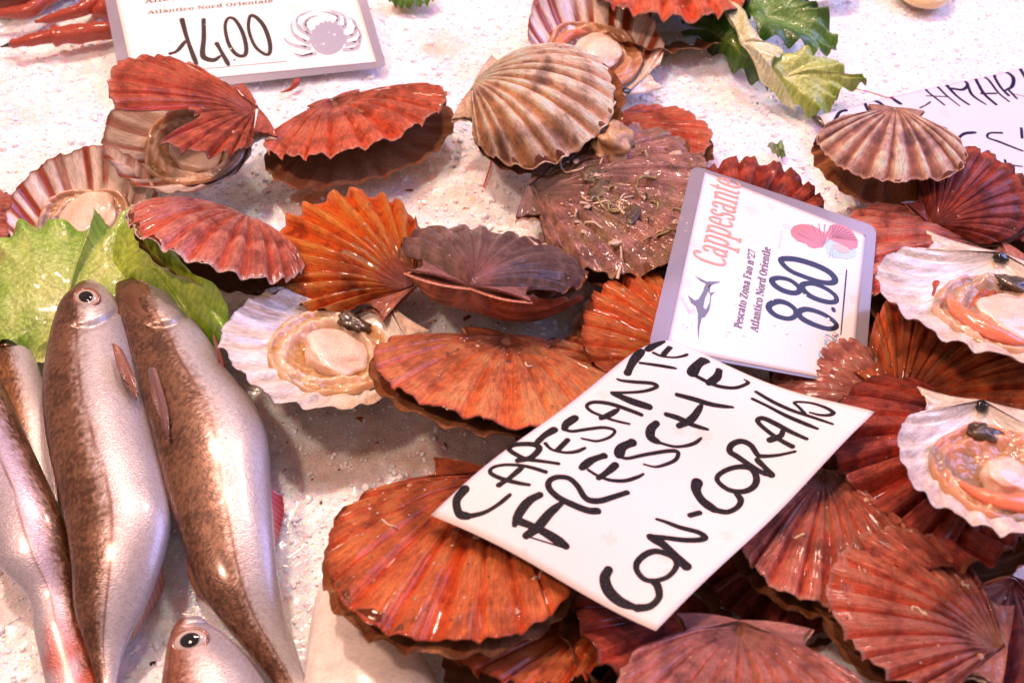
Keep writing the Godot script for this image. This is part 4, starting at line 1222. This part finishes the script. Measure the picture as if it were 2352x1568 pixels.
func make_lettuce() -> void:
	var o := thing("lettuce_leaf", "crinkled light green lettuce leaf under the fish heads", "lettuce", "lettuce garnish")
	leaf(o, "blade", [150, 720, 0.028], [[-30, 600, 0.03], [0, 556, 0.034], [60, 508, 0.038], [140, 520, 0.036], [215, 522, 0.034], [224, 490, 0.05], [244, 520, 0.036], [296, 482, 0.04], [330, 560, 0.035], [330, 650, 0.03], [300, 760, 0.025], [180, 820, 0.018], [92, 838, 0.014], [40, 800, 0.016], [-30, 780, 0.018]], {"seed": 1.0, "amp": 0.006, "light": hx("d4e888"), "dark": hx("7cb02c")})
	leaf(o, "folded_blade", [350, 610, 0.046], [[262, 640, 0.03], [264, 560, 0.046], [298, 476, 0.064], [318, 500, 0.068], [350, 540, 0.066], [430, 612, 0.064], [492, 660, 0.058], [524, 712, 0.05], [516, 770, 0.038], [500, 812, 0.024], [450, 770, 0.03], [390, 700, 0.034], [320, 655, 0.034]], {"seed": 4.0, "amp": 0.003, "ruffle": 0.003, "light": hx("c0dc50"), "dark": hx("7aac20"), "rib": hx("d4e880"), "tone": 0.05, "waves": 7.0})
	o = thing("lettuce_leaf", "torn lettuce leaf with pale rib behind the squid sign", "lettuce", "lettuce garnish")
	leaf(o, "dark_blade", [1690, 110, 0.02], [[1560, 60, 0.004], [1600, 20, 0.02], [1640, -20, 0.03], [1690, 20, 0.03], [1740, 100, 0.03], [1750, 165, 0.02], [1765, 205, 0.006], [1700, 172, 0.005], [1640, 120, 0.004]], {"seed": 7.0, "amp": 0.004, "light": hx("5a8a24"), "dark": hx("24480c"), "rib": hx("8aa848"), "tone": 0.2})
	leaf(o, "upper_blade", [1760, 40, 0.03], [[1690, -20, 0.03], [1760, -60, 0.035], [1840, -20, 0.04], [1860, 10, 0.04], [1900, 40, 0.035], [1926, 92, 0.024], [1905, 116, 0.02], [1850, 112, 0.026], [1790, 100, 0.03], [1740, 70, 0.032]], {"seed": 9.0, "amp": 0.007, "light": hx("7aa850"), "dark": hx("2c5a20"), "rib": hx("90b878"), "tone": 0.2})
	leaf(o, "light_blade", [1800, 180, 0.022], [[1760, 150, 0.03], [1800, 118, 0.034], [1870, 124, 0.034], [1930, 138, 0.03], [1936, 170, 0.028], [1990, 186, 0.024], [1975, 200, 0.02], [1930, 215, 0.016], [1910, 250, 0.01], [1870, 270, 0.006], [1810, 240, 0.006], [1775, 205, 0.01]], {"seed": 12.0, "amp": 0.006, "light": hx("d0dc80"), "dark": hx("86a834"), "rib": hx("e8ecc0"), "tone": -0.1, "ruffle": 0.004})
	leaf(o, "pale_rib", [1700, 100, 0.036], [[1640, -20, 0.034], [1690, -10, 0.038], [1720, 50, 0.042], [1760, 92, 0.042], [1800, 104, 0.040], [1790, 130, 0.036], [1770, 150, 0.034], [1830, 250, 0.012], [1800, 240, 0.010], [1745, 180, 0.020], [1735, 130, 0.03], [1680, 60, 0.036]], {"seed": 15.0, "amp": 0.002, "ruffle": 0.001, "light": hx("e8e8c0"), "dark": hx("c8d488"), "rib": hx("f0ecd0"), "tone": -0.2})
	o = thing("lettuce_scrap", "tiny torn lettuce scrap alone on the ice", "lettuce", "lettuce scraps")
	leaf(o, "blade", [1784, 345, 0.008], [[1762, 328, 0.004], [1782, 336, 0.010], [1796, 318, 0.010], [1804, 340, 0.006], [1802, 360, 0.003], [1786, 356, 0.004]], {"seed": 21.0, "amp": 0.002, "ruffle": 0.001, "light": hx("88a83c"), "dark": hx("3a6a14"), "tone": 0.2})
	o = thing("lettuce_scrap", "lettuce scrap cut off beyond the crab price card", "lettuce", "lettuce scraps")
	leaf(o, "blade", [940, -20, 0.012], [[890, -10, 0.006], [930, -40, 0.012], [1000, -20, 0.01], [990, 8, 0.006], [950, 14, 0.006], [915, 18, 0.004]], {"seed": 23.0, "amp": 0.003, "ruffle": 0.002, "light": hx("98b84c"), "dark": hx("4a7a20")})

func make_extras() -> void:
	# crab at the far corner: shell and legs
	var o := thing("crab", "spiny red brown crab partly hidden by the crab price card", "crab")
	var b := part("carapace", blob(Vector3(0.07, 0.03, 0.05), 0.25, 2.0, 4, 26, 40, 1.0, hx("4a1c10"), hx("8a2c14")), MAT.crab, o)
	b.position = at(20, -70, 0.015)
	var legs := [[[0, 108, 0.004], [26, 102, 0.006], [30, 101, 0.009]], [[26, 101, 0.010], [80, 90, 0.012], [120, 82, 0.012]], [[122, 82, 0.013], [190, 76, 0.013], [262, 66, 0.012], [340, 55, 0.01]]]
	var radii := [[0.0006, 0.0025, 0.003], [0.0035, 0.0052, 0.006], [0.0085, 0.0078, 0.0078, 0.007]]
	var leg := part("leg", seg(legs[1], radii[1]), MAT.crab_leg, o)
	part("claw_tip", seg(legs[0], radii[0]), MAT.gloss_black, leg)
	part("leg", seg(legs[2], radii[2]), MAT.crab_leg, o)
	part("leg", seg([[-20, 30, 0.012], [60, 26, 0.014], [98, 2, 0.016], [150, -30, 0.016]], [0.004, 0.006, 0.0065, 0.006]), MAT.crab_leg, o)
	part("leg", seg([[80, 50, 0.006], [120, 42, 0.008], [190, 20, 0.012], [230, -10, 0.014]], [0.001, 0.004, 0.006, 0.007]), MAT.crab_leg, o)
	part("leg", seg([[215, 30, 0.006], [240, 18, 0.012], [262, -10, 0.014], [300, -40, 0.014]], [0.004, 0.008, 0.008, 0.007]), MAT.crab_leg, o)
	bristles(o, [legs[1], legs[2]], [0.0052, 0.0078])
	# crumbs of crab, stray feelers, pale squid beyond
	o = thing("crab_leg_tip", "broken amber crab leg tip below the crab price card", "crab leg")
	part("tip", seg([[645, 212, 0.003], [668, 204, 0.005], [682, 188, 0.008], [684, 182, 0.008]], [0.0006, 0.0016, 0.003, 0.001]), MAT.crab_leg, o)
	o = thing("shrimp_feeler", "thin red feeler lying on the ice below the cream scallop", "feeler", "stray red feelers")
	part("feeler", seg([[1134, 300, 0.004], [1134, 330, 0.003], [1126, 380, 0.003], [1110, 430, 0.003]], [0.0006, 0.0006, 0.0006, 0.0006]), MAT.feeler, o)
	o = thing("shrimp_feeler", "thin pink feeler sticking out of the torn lettuce over the squid sign", "feeler", "stray red feelers")
	part("feeler", seg([[1960, 203, 0.018], [2000, 212, 0.017], [2045, 226, 0.016], [2052, 227, 0.016]], [0.0004, 0.0004, 0.0004, 0.0004]), MAT.feeler, o)
	o = thing("squid", "pale squid body just showing beyond the torn lettuce", "squid")
	var sq := part("mantle", blob(Vector3(0.026, 0.012, 0.04), 0.08, 1.2, 6, 18, 30, 1.0, hx("ecdcb8"), hx("e0c898")), MAT.meat, o)
	sq.position = at(2115, -42, 0.008)
	o = thing("dark_fin_scrap", "dark grey fish scrap under the corner of the squid sign", "fish scrap")
	part("scrap", seg([[1862, 262, 0.004], [1880, 278, 0.006], [1905, 300, 0.005]], [0.001, 0.003, 0.001]), MAT.scrap, o)

func bristles(o: Node3D, runs: Array, radii: Array) -> void:
	var v := PackedVector3Array(); var ix := PackedInt32Array()
	rng.seed = 15
	for k in runs.size():
		for i in 130:
			var t: float = rng.randf() * (runs[k].size() - 1.01)
			var a: Array = runs[k][int(t)]; var b: Array = runs[k][int(t) + 1]
			var f: float = t - int(t)
			var p := at(lerpf(a[0], b[0], f), lerpf(a[1], b[1], f), lerpf(a[2], b[2], f))
			var d := Vector3(rng.randfn() * 0.3, rng.randfn(), rng.randfn()).normalized()
			p += d * radii[k] * 0.92
			var q := d.cross(Vector3.RIGHT).normalized() * 0.0005
			var n := v.size()
			v.append_array([p - q, p + q, p + Vector3(0.0004, 0, 0), p + d * rng.randf_range(0.0012, 0.0024)])
			ix.append_array([n, n + 1, n + 3, n + 1, n + 2, n + 3, n + 2, n, n + 3])
	var m := part("bristles", commit(v, ix), MAT.crab_leg, o)
	m.set_meta("kind", "stuff")

func seg(p: Array, r: Array) -> ArrayMesh:
	var q := []
	for k in p:
		q.append(at(k[0], k[1], k[2]))
	return tube(spline(q, 6), spline(r, 6), 12, 0.25)

func make_cards() -> void:
	# hand-lettered sign on the pile
	var o := thing("written_sign", "white paper sign hand lettered capesante fresche con corallo", "sign")
	var s := sheet([990, 1180, 0.07], [1548, 762, 0.066], [1505, 1448, 0.071])
	o.transform = frame_of(s)
	var q := [on(s, 990, 1182), on(s, 1548, 760), on(s, 2006, 955), on(s, 1506, 1450)]
	var bb := bounds(q)
	var lo: Vector2 = bb[0]; var hi: Vector2 = bb[1]
	var ppm := 7000.0
	var im := paper_image(int((hi.x - lo.x) * ppm), int((hi.y - lo.y) * ppm), Color("e6dcd8"), 3)
	var c1 := [978.4, 752.6, 0.24, [
		[36, 1140, 1475, 950, 1420, 760, 1400, 640, 1420, 620, 1470, 720, 1530, 880, 1580, 990, 1600], [45, 700, 1590, 800, 1530, 920, 1430],
		[48, 880, 1362, 1000, 1335, 1080, 1250, 1040, 1205, 920, 1195, 815, 1210, 800, 1250, 860, 1300, 960, 1350, 1100, 1370, 1270, 1390],
		[62, 1220, 1050, 1130, 1110, 1062, 1180], [32, 1140, 1190, 1200, 1250, 1320, 1275, 1430, 1260, 1520, 1215], [52, 1350, 1150, 1250, 1260],
		[66, 1420, 930, 1340, 990, 1320, 1045], [30, 1320, 1045, 1400, 1060, 1560, 1030, 1700, 1010, 1800, 1030, 1760, 1090, 1640, 1140, 1540, 1135, 1480, 1125],
		[34, 2055, 875, 1900, 830, 1740, 790, 1600, 780, 1535, 810, 1570, 860, 1680, 905, 1800, 940, 1945, 962], [48, 1670, 925, 1750, 890, 1835, 840],
		[58, 2130, 805, 1980, 770, 1860, 730, 1770, 695], [32, 1770, 695, 1950, 690, 2100, 670, 2200, 630, 2150, 605, 2000, 600, 1870, 590, 1820, 575],
		[72, 1920, 520, 1970, 420, 2060, 300], [34, 2040, 430, 2200, 440, 2390, 448], [78, 2250, 115, 2190, 200, 2110, 290], [32, 2170, 315, 2255, 340, 2375, 328, 2465, 283, 2505, 243], [54, 2335, 200, 2260, 326],
		[62, 1700, 1275, 1580, 1330, 1480, 1420], [32, 1550, 1430, 1640, 1475, 1760, 1502, 1900, 1490, 2020, 1440, 2085, 1400], [56, 1810, 1350, 1740, 1420, 1640, 1502],
		[78, 1970, 1125, 1870, 1180, 1840, 1260], [32, 1840, 1260, 1920, 1275, 2100, 1220, 2325, 1166, 2415, 1171, 2395, 1236, 2305, 1286, 2195, 1322, 2080, 1310]]]
	var c0 := [752.6, 1003.8, 0.36, [[46, 875, 370, 825, 430, 840, 510, 900, 535], [26, 900, 535, 1000, 522, 1090, 480, 1165, 425]]]
	var c2 := [1166.6, 1081.9, 0.24, [
		[66, 300, 322, 200, 375, 110, 480, 62, 590], [66, 110, 555, 280, 620, 420, 690, 560, 772], [66, 175, 680, 280, 610, 400, 480, 510, 390], [12, 190, 690, 500, 775],
		[54, 850, 437, 760, 440, 620, 400, 480, 340, 392, 260, 392, 190, 470, 148, 580, 155, 660, 220, 720, 310, 780, 345, 880, 338, 1000, 290, 1145, 225],
		[76, 960, 965, 925, 1040, 965, 1150, 1080, 1250, 1240, 1312], [58, 1240, 1312, 1360, 1300, 1442, 1220, 1430, 1110, 1380, 1060],
		[-46, 1440, 775, 1330, 800, 1240, 880, 1232, 960, 1300, 1040, 1400, 1060, 1530, 1020, 1610, 920, 1580, 830], [72, 1705, 920, 1600, 810, 1480, 700, 1355, 632],
		[46, 1350, 630, 1500, 635, 1700, 650, 1850, 640, 1890, 610, 1820, 560, 1650, 520, 1510, 475, 1420, 455], [54, 1752, 390, 1850, 355]]]
	var c3 := [1505.3, 799.7, 0.24, [
		[68, 5, 744, -45, 794, -45, 864, 35, 904], [30, 35, 904, 180, 927, 300, 912, 390, 880, 445, 838],
		[44, 100, 660, 220, 685, 350, 730, 510, 765], [44, 200, 490, 360, 515, 550, 550, 750, 560], [58, 225, 748, 350, 680, 440, 560],
		[90, 480, 75, 400, 170, 335, 290], [42, 390, 300, 500, 340, 620, 368, 760, 360, 860, 310, 905, 260, 870, 235], [68, 620, 170, 590, 270, 500, 360],
		[80, 410, 1240, 400, 1310, 460, 1410, 580, 1500], [52, 580, 1500, 700, 1520, 800, 1470, 830, 1400, 790, 1340],
		[-48, 820, 1088, 700, 1112, 610, 1170, 620, 1230, 720, 1300, 850, 1320, 950, 1280, 980, 1200, 930, 1110],
		[46, 1130, 1180, 1050, 1160, 920, 1080, 800, 1000, 722, 950, 740, 890, 830, 862, 920, 900, 980, 980, 1020, 1002, 1180, 1005, 1345, 985], [52, 1120, 1180, 1060, 1110, 980, 1030],
		[46, 1310, 937, 1200, 870, 1080, 780, 1000, 710, 985, 670, 1040, 657, 1150, 710, 1300, 800, 1450, 882], [52, 1100, 862, 1200, 830, 1222, 780],
		[42, 940, 462, 1080, 530, 1250, 630, 1400, 710, 1550, 790], [42, 980, 377, 1120, 470, 1300, 570, 1500, 660, 1695, 755],
		[36, 1430, 610, 1380, 540, 1342, 490, 1380, 475, 1500, 492, 1620, 550, 1698, 620, 1660, 650, 1570, 640, 1480, 605]]]
	inked(im, s, lo, hi, [c0, c1, c2, c3], Color("100d12"), ppm, 0.34)
	paper(o, "sheet", s, q, lo, hi, textured(im, 0.6, 0.0), func(a, b): return 0.009 * sin(a * PI) * (1.0 - b) * 0.5 - 0.012 * pow(maxf(a - 0.75, 0.0) * 4.0, 2.0) * (1.0 - b) + 0.004 * sin(b * 5.0 + a * 2.0) + 0.0025 * sin(a * 9.0) + 0.005 * pow(b, 3.0) * pow(1.0 - a, 2.0))
	# laminated scallop price card
	o = thing("price_card", "laminated scallop price card marked 8.80 lying under the written sign", "price card", "laminated price cards")
	s = sheet([1500, 790, 0.06], [1592, 382, 0.072], [2012, 520, 0.045])
	o.transform = frame_of(s)
	var rim := [on(s, 1488, 800), on(s, 1590, 378), on(s, 2014, 520), on(s, 1984, 890)]
	part("film_border", slab(rounded(rim, 0.008), -0.0006, 0.0), MAT.film, o)
	q = [on(s, 1530, 800), on(s, 1618, 396), on(s, 1988, 540), on(s, 1955, 880)]
	bb = bounds(q); lo = bb[0]; hi = bb[1]
	im = paper_image(int((hi.x - lo.x) * ppm), int((hi.y - lo.y) * ppm), Color("eae4ea"), 8)
	var c4 := [1505.3, 376.3, 0.24, [
		[-62, 1200, 925, 1320, 915, 1500, 962, 1650, 1032, 1715, 1100, 1695, 1140, 1600, 1138, 1440, 1090, 1280, 1020],
		[-56, 1115, 1115, 1180, 1095, 1280, 1115, 1358, 1170, 1375, 1220, 1320, 1240, 1220, 1215, 1140, 1165], [-56, 1410, 1160, 1500, 1148, 1620, 1192, 1715, 1260, 1725, 1318, 1640, 1325, 1500, 1280, 1415, 1212],
		[-56, 1095, 1350, 1180, 1320, 1270, 1345, 1335, 1400, 1335, 1458, 1270, 1485, 1160, 1458, 1090, 1400], [-56, 1372, 1420, 1450, 1395, 1590, 1435, 1700, 1505, 1728, 1560, 1650, 1582, 1500, 1535, 1392, 1475],
		[44, 1700, 1392, 1706, 1414], [14, 1828, 1020, 1800, 1330, 1772, 1640]]]
	inked(im, s, lo, hi, [c4], Color("10142c"), ppm, 0.25)
	var flat := func(_a, _b): return 0.0004
	paper(o, "insert", s, q, lo, hi, textured(im, 0.45, 0.45), flat, 0.0003)
	var salmon := Color("e89c8a"); var grey := Color("5c5060")
	print_line(o, s, "Cappesante", Vector2(1666, 618), Vector2(1704, 424), 72, salmon, true, false, 0.0)
	print_line(o, s, "Pescato Zona Fao n°27", Vector2(1703, 757), Vector2(1736, 578), 17, grey)
	print_line(o, s, "Atlantico Nord Orientle", Vector2(1740, 765), Vector2(1770, 572), 17, grey)
	print_line(o, s, "Euro", Vector2(1922, 846), Vector2(1926, 784), 40, Color("9cc4ec"), true, false, 0.35)
	print_line(o, s, "al Kg", Vector2(1918, 790), Vector2(1923, 768), 10, grey, true, false, 0.3)
	swordfish(o, s)
	droplets(o, s, [1640, 560, 1960, 800], 22, 0.0006, 4)
	shell_print(o, s)
	# laminated crab price card standing in the ice
	o = thing("price_card", "laminated crab price card marked 14.00 leaning in the ice", "price card", "laminated price cards")
	s = sheet([285, 232, 0.006], [888, 156, 0.006], [240, -2, 0.036])
	o.transform = frame_of(s)
	rim = [on(s, 283, 222), on(s, 888, 153), on(s, 826, -60), on(s, 232, -50)]
	part("film_border", slab(rounded(rim, 0.006), -0.0006, 0.0), MAT.film, o)
	q = [on(s, 310, 196), on(s, 864, 142), on(s, 806, -50), on(s, 258, -40)]
	bb = bounds(q); lo = bb[0]; hi = bb[1]
	im = paper_image(int((hi.x - lo.x) * ppm), int((hi.y - lo.y) * ppm), Color("f6f0f0"), 13)
	var c5 := [225.8, 0.0, 0.288, [
		[50, 668, 160, 700, 280, 740, 400, 785, 515], [42, 575, 430, 630, 408, 695, 330], [54, 840, 160, 842, 300, 832, 420, 850, 465, 920, 482, 972, 450], [46, 945, 350, 990, 430, 1040, 520], [24, 1085, 482, 1092, 478],
		[-42, 1035, 150, 1012, 220, 1040, 350, 1100, 435, 1165, 445, 1180, 380, 1150, 260, 1090, 160], [-42, 1210, 135, 1200, 240, 1250, 370, 1330, 435, 1368, 420, 1365, 330, 1320, 210, 1255, 138], [9, 800, 556, 1100, 528, 1500, 492]]]
	inked(im, s, lo, hi, [c5], Color("1c1416"), ppm, 0.3)
	paper(o, "insert", s, q, lo, hi, textured(im, 0.45, 0.7), flat, 0.0003)
	print_line(o, s, "Atlantico Nord Orientale", Vector2(339, 34), Vector2(627, 6.5), 13, Color("4a3a3c"))
	print_line(o, s, "Allevato", Vector2(332, 9), Vector2(450, -4), 13, Color("4a3a3c"))
	print_line(o, s, "Euro", Vector2(321, 168), Vector2(392, 162), 34, Color("7ab0e4"), true, false, 0.3)
	crab_print(o, s)
	droplets(o, s, [340, 20, 820, 140], 26, 0.0006, 6)
	# squid sign
	o = thing("written_sign", "white paper sign hand lettered calamari under the wide open scallop", "sign")
	s = sheet([1884, 264, 0.014], [2520, 112, 0.016], [2040, 560, 0.012])
	o.transform = frame_of(s)
	q = [on(s, 1884, 264), on(s, 2520, 112), on(s, 2660, 330), on(s, 2020, 560)]
	bb = bounds(q); lo = bb[0]; hi = bb[1]
	im = paper_image(int((hi.x - lo.x) * 4500.0), int((hi.y - lo.y) * 4500.0), Color("d6d2da"), 17)
	var c6 := [1844.0, 131.7, 0.216, [
		[52, 455, 575, 390, 595, 345, 680, 345, 750], [46, 700, 600, 655, 490, 700, 465, 790, 490, 860, 540], [52, 915, 425, 980, 480, 1040, 520], [26, 1240, 560, 1300, 530, 1355, 490],
		[36, 1500, 522, 1400, 440, 1320, 370, 1270, 290, 1340, 282, 1420, 310, 1530, 420, 1665, 530], [24, 1310, 425, 1530, 430],
		[44, 1490, 245, 1580, 360, 1660, 440, 1770, 515], [46, 1590, 335, 1700, 345, 1752, 285, 1690, 210], [38, 1752, 265, 1800, 400, 1950, 505],
		[42, 2055, 500, 1940, 400, 1880, 300, 1842, 200, 1900, 182, 1980, 230, 2080, 370, 2200, 470], [36, 1900, 385, 2060, 380],
		[46, 2190, 400, 2100, 300, 2045, 165, 2150, 137, 2240, 200, 2230, 300, 2150, 350], [36, 2180, 330, 2280, 435], [14, 2230, 380, 2400, 420], [42, 2320, 110, 2380, 220],
		[46, 1650, 870, 1720, 820, 1840, 803], [36, 2120, 795, 1990, 803, 1970, 850, 2100, 890, 2352, 975], [50, 1930, 1022, 1980, 992], [30, 2155, 1075, 2190, 1120, 2352, 1140], [26, 2160, 1140, 2165, 1210], [42, 2330, 740, 2340, 840]]]
	inked(im, s, lo, hi, [c6], Color("12163a"), 4500.0, 0.12)
	paper(o, "sheet", s, q, lo, hi, textured(im, 0.5, 0.0), func(a, b): return 0.0015 * sin(a * 7.0) + 0.001 * sin(b * 6.0))
	# blank edge of another card
	o = thing("price_card", "plain white card corner beyond the torn lettuce", "price card")
	s = sheet([1812, 18, 0.012], [1960, -12, 0.012], [1790, -90, 0.03])
	o.transform = frame_of(s)
	part("insert", slab(PackedVector2Array([on(s, 1812, 16), on(s, 1965, -14), on(s, 1950, -130), on(s, 1780, -100)]), -0.0006, 0.0, Color(0.86, 0.84, 0.86)), MAT.card_print, o)

func droplets(o: Node3D, s: Sheet, area: Array, n: int, z: float, sd: int) -> void:
	rng.seed = sd
	var v := PackedVector3Array(); var ix := PackedInt32Array()
	for k in n:
		var c := on(s, rng.randf_range(area[0], area[2]), rng.randf_range(area[1], area[3]))
		var r := rng.randf_range(0.0004, 0.0011)
		var b := v.size()
		for i in 3:
			for j in 8:
				var a := j * TAU / 8.0; var q: float = [1.0, 0.75, 0.35][i]
				v.append(Vector3(c.x + cos(a) * r * q, c.y + sin(a) * r * q, z + r * [0.0, 0.3, 0.45][i]))
		v.append(Vector3(c.x, c.y, z + r * 0.5))
		for i in 2:
			for j in 8:
				var p := b + i * 8 + j; var q2 := b + i * 8 + (j + 1) % 8
				ix.append_array([p, q2, p + 8, q2, q2 + 8, p + 8])
		for j in 8: ix.append_array([b + 16 + j, b + 16 + (j + 1) % 8, b + 24])
	part("water_drops", commit(v, ix), MAT.ice_chip, o).set_meta("kind", "stuff")

func swordfish(o: Node3D, s: Sheet) -> void:
	var X := 1505.3; var Y := 376.3; var k := 0.24
	drawn(o, "printed_swordfish", s, X, Y, k, [375, 1075, 470, 1130, 625, 1130, 540, 1160, 505, 1165, 500, 1200, 525, 1180, 515, 1240, 570, 1228, 530, 1270, 525, 1350, 510, 1410, 470, 1470, 440, 1480, 420, 1568, 408, 1700, 400, 1568, 405, 1440, 385, 1370, 340, 1335, 305, 1258, 370, 1310, 410, 1300, 455, 1220, 462, 1190, 480, 1150, 430, 1125], Color("6a6c7c"), 0.0006)
	drawn(o, "printed_swordfish", s, X, Y, k, [500, 1230, 520, 1260, 512, 1340, 480, 1400, 455, 1380, 470, 1300], Color("e8e4ec"), 0.0008)
	drawn(o, "printed_mark", s, X, Y, k, [235, 1285, 255, 1275, 330, 1400, 310, 1420], Color("ecc8cc"), 0.0006)
	drawn(o, "printed_mark", s, X, Y, k, [310, 1405, 370, 1385, 375, 1415, 320, 1440], Color("ecc8cc"), 0.0006)
	for p in [[250, 1530, 20], [290, 1555, 24], [335, 1535, 18], [345, 1565, 14], [270, 1580, 16]]:
		drawn(o, "printed_mark", s, X, Y, k, [p[0], p[1], p[0] + p[2], p[1] + 4, p[0] + p[2] - 4, p[1] + p[2], p[0] + 4, p[1] + p[2] - 6], Color("a8ccec"), 0.0006)
	drawn(o, "printed_mark", s, X, Y, k, [1198, 640, 1212, 640, 1190, 805, 1176, 805], Color("f0d0d0"), 0.0006)

func fan(cx: float, cy: float, rx: float, ry: float, a0: float, a1: float, ux: float, uy: float, n := 18) -> Array:
	var p := [ux, uy]
	for i in n + 1:
		var a := a0 + (a1 - a0) * i / n
		var w := 1.0 + 0.03 * cos(i * PI)
		p.append(cx + rx * cos(a) * w); p.append(cy + ry * sin(a) * w)
	return p

func shell_print(o: Node3D, s: Sheet) -> void:
	var X := 1505.3; var Y := 376.3; var k := 0.24
	drawn(o, "printed_scallop", s, X, Y, k, [1600, 800, 1520, 812, 1470, 800, 1440, 770, 1350, 740, 1300, 690, 1290, 640, 1320, 600, 1390, 580, 1470, 585, 1550, 620, 1620, 670, 1640, 700, 1620, 760], Color("c07a7e"), 0.0006)
	drawn(o, "printed_scallop", s, X, Y, k, [1680, 720, 1615, 760, 1640, 860, 1720, 900, 1830, 915, 1910, 890, 1925, 840, 1880, 800, 1760, 760], Color("b0d0ee"), 0.0006)
	drawn(o, "printed_scallop", s, X, Y, k, [1660, 720, 1620, 660, 1660, 640, 1670, 595, 1740, 580, 1820, 600, 1890, 660, 1935, 740, 1930, 800, 1860, 830, 1780, 780, 1700, 745], Color("c87c80"), 0.0007)
	drawn(o, "printed_scallop", s, X, Y, k, [1690, 780, 1760, 770, 1840, 810, 1850, 850, 1790, 860, 1730, 830], Color("e8b4a8"), 0.0008)
	for i in 9:
		var a := -2.6 + i * 0.22
		var ex := 1600 + cos(a) * (310 - 14 * absf(i - 2)); var ey := 790 + sin(a) * (240 - 6 * i)
		drawn(o, "printed_line", s, X, Y, k, [1592, 790, ex - 4, ey - 4, ex + 6, ey + 6], Color("a86470"), 0.0008)
	for i in 9:
		var a := -1.45 + i * 0.2
		var ex := 1680 + cos(a) * (130 + 14 * i); var ey := 715 + sin(a) * 130
		drawn(o, "printed_line", s, X, Y, k, [1682, 715, ex - 5, ey - 5, ex + 5, ey + 5], Color("a05c66"), 0.0009)
	for i in 8:
		var a := 1.75 - i * 0.2
		var ex := 1690 + cos(a) * (150 + 14 * i); var ey := 760 + sin(a) * 140
		drawn(o, "printed_line", s, X, Y, k, [1690, 770, ex - 4, ey - 4, ex + 4, ey + 4], Color("7aaee0"), 0.00065)

func crab_print(o: Node3D, s: Sheet) -> void:
	var X := 225.8; var Y := 0.0; var k := 0.288
	var body := []
	for i in 40:
		var a := TAU * i / 40.0
		var r := 1.0 + (0.14 * (i % 2) if sin(a) < 0.2 else 0.0)
		body.append(1830 + 140 * cos(a) * r * (1.0 - 0.18 * maxf(-sin(a), 0.0))); body.append(310 + 130 * sin(a) * r)
	drawn(o, "printed_crab", s, X, Y, k, body, Color("8c90a8"), 0.0006)
	for l in [[[1700, 290], [1600, 230], [1590, 140], [1710, 85]], [[1690, 270], [1640, 200], [1690, 140], [1760, 130]], [[1690, 350], [1580, 300], [1540, 230], [1545, 170]], [[1700, 390], [1580, 370], [1510, 340], [1480, 300]], [[1740, 425], [1650, 450], [1600, 450], [1560, 425]],
		[[1900, 210], [1970, 220], [1960, 130], [1840, 80]], [[1880, 200], [1920, 150], [1880, 110], [1780, 95]], [[1960, 310], [2050, 270], [2050, 180], [1990, 140]], [[1970, 360], [2080, 330], [2090, 260], [2060, 220]], [[1950, 400], [2060, 390], [2090, 330], [2080, 310]]]:
		var c := spline([Vector2(l[0][0], l[0][1]), Vector2(l[1][0], l[1][1]), Vector2(l[2][0], l[2][1]), Vector2(l[3][0], l[3][1])], 5)
		var up := []; var dn := []
		for i in c.size():
			var d: Vector2 = (c[mini(i + 1, c.size() - 1)] - c[maxi(i - 1, 0)]).normalized()
			var w := 17.0 * (1.0 - 0.8 * i / (c.size() - 1.0))
			var nn := Vector2(-d.y, d.x) * w
			up.append(c[i].x + nn.x); up.append(c[i].y + nn.y)
			dn.push_front(c[i].y - nn.y); dn.push_front(c[i].x - nn.x)
		drawn(o, "printed_crab_leg", s, X, Y, k, up + dn, Color("989cb0"), 0.0005)
	drawn(o, "printed_mark", s, X, Y, k, [1410, 66, 1615, 42, 1615, 50, 1410, 74], Color("f2d8d0"), 0.0005)
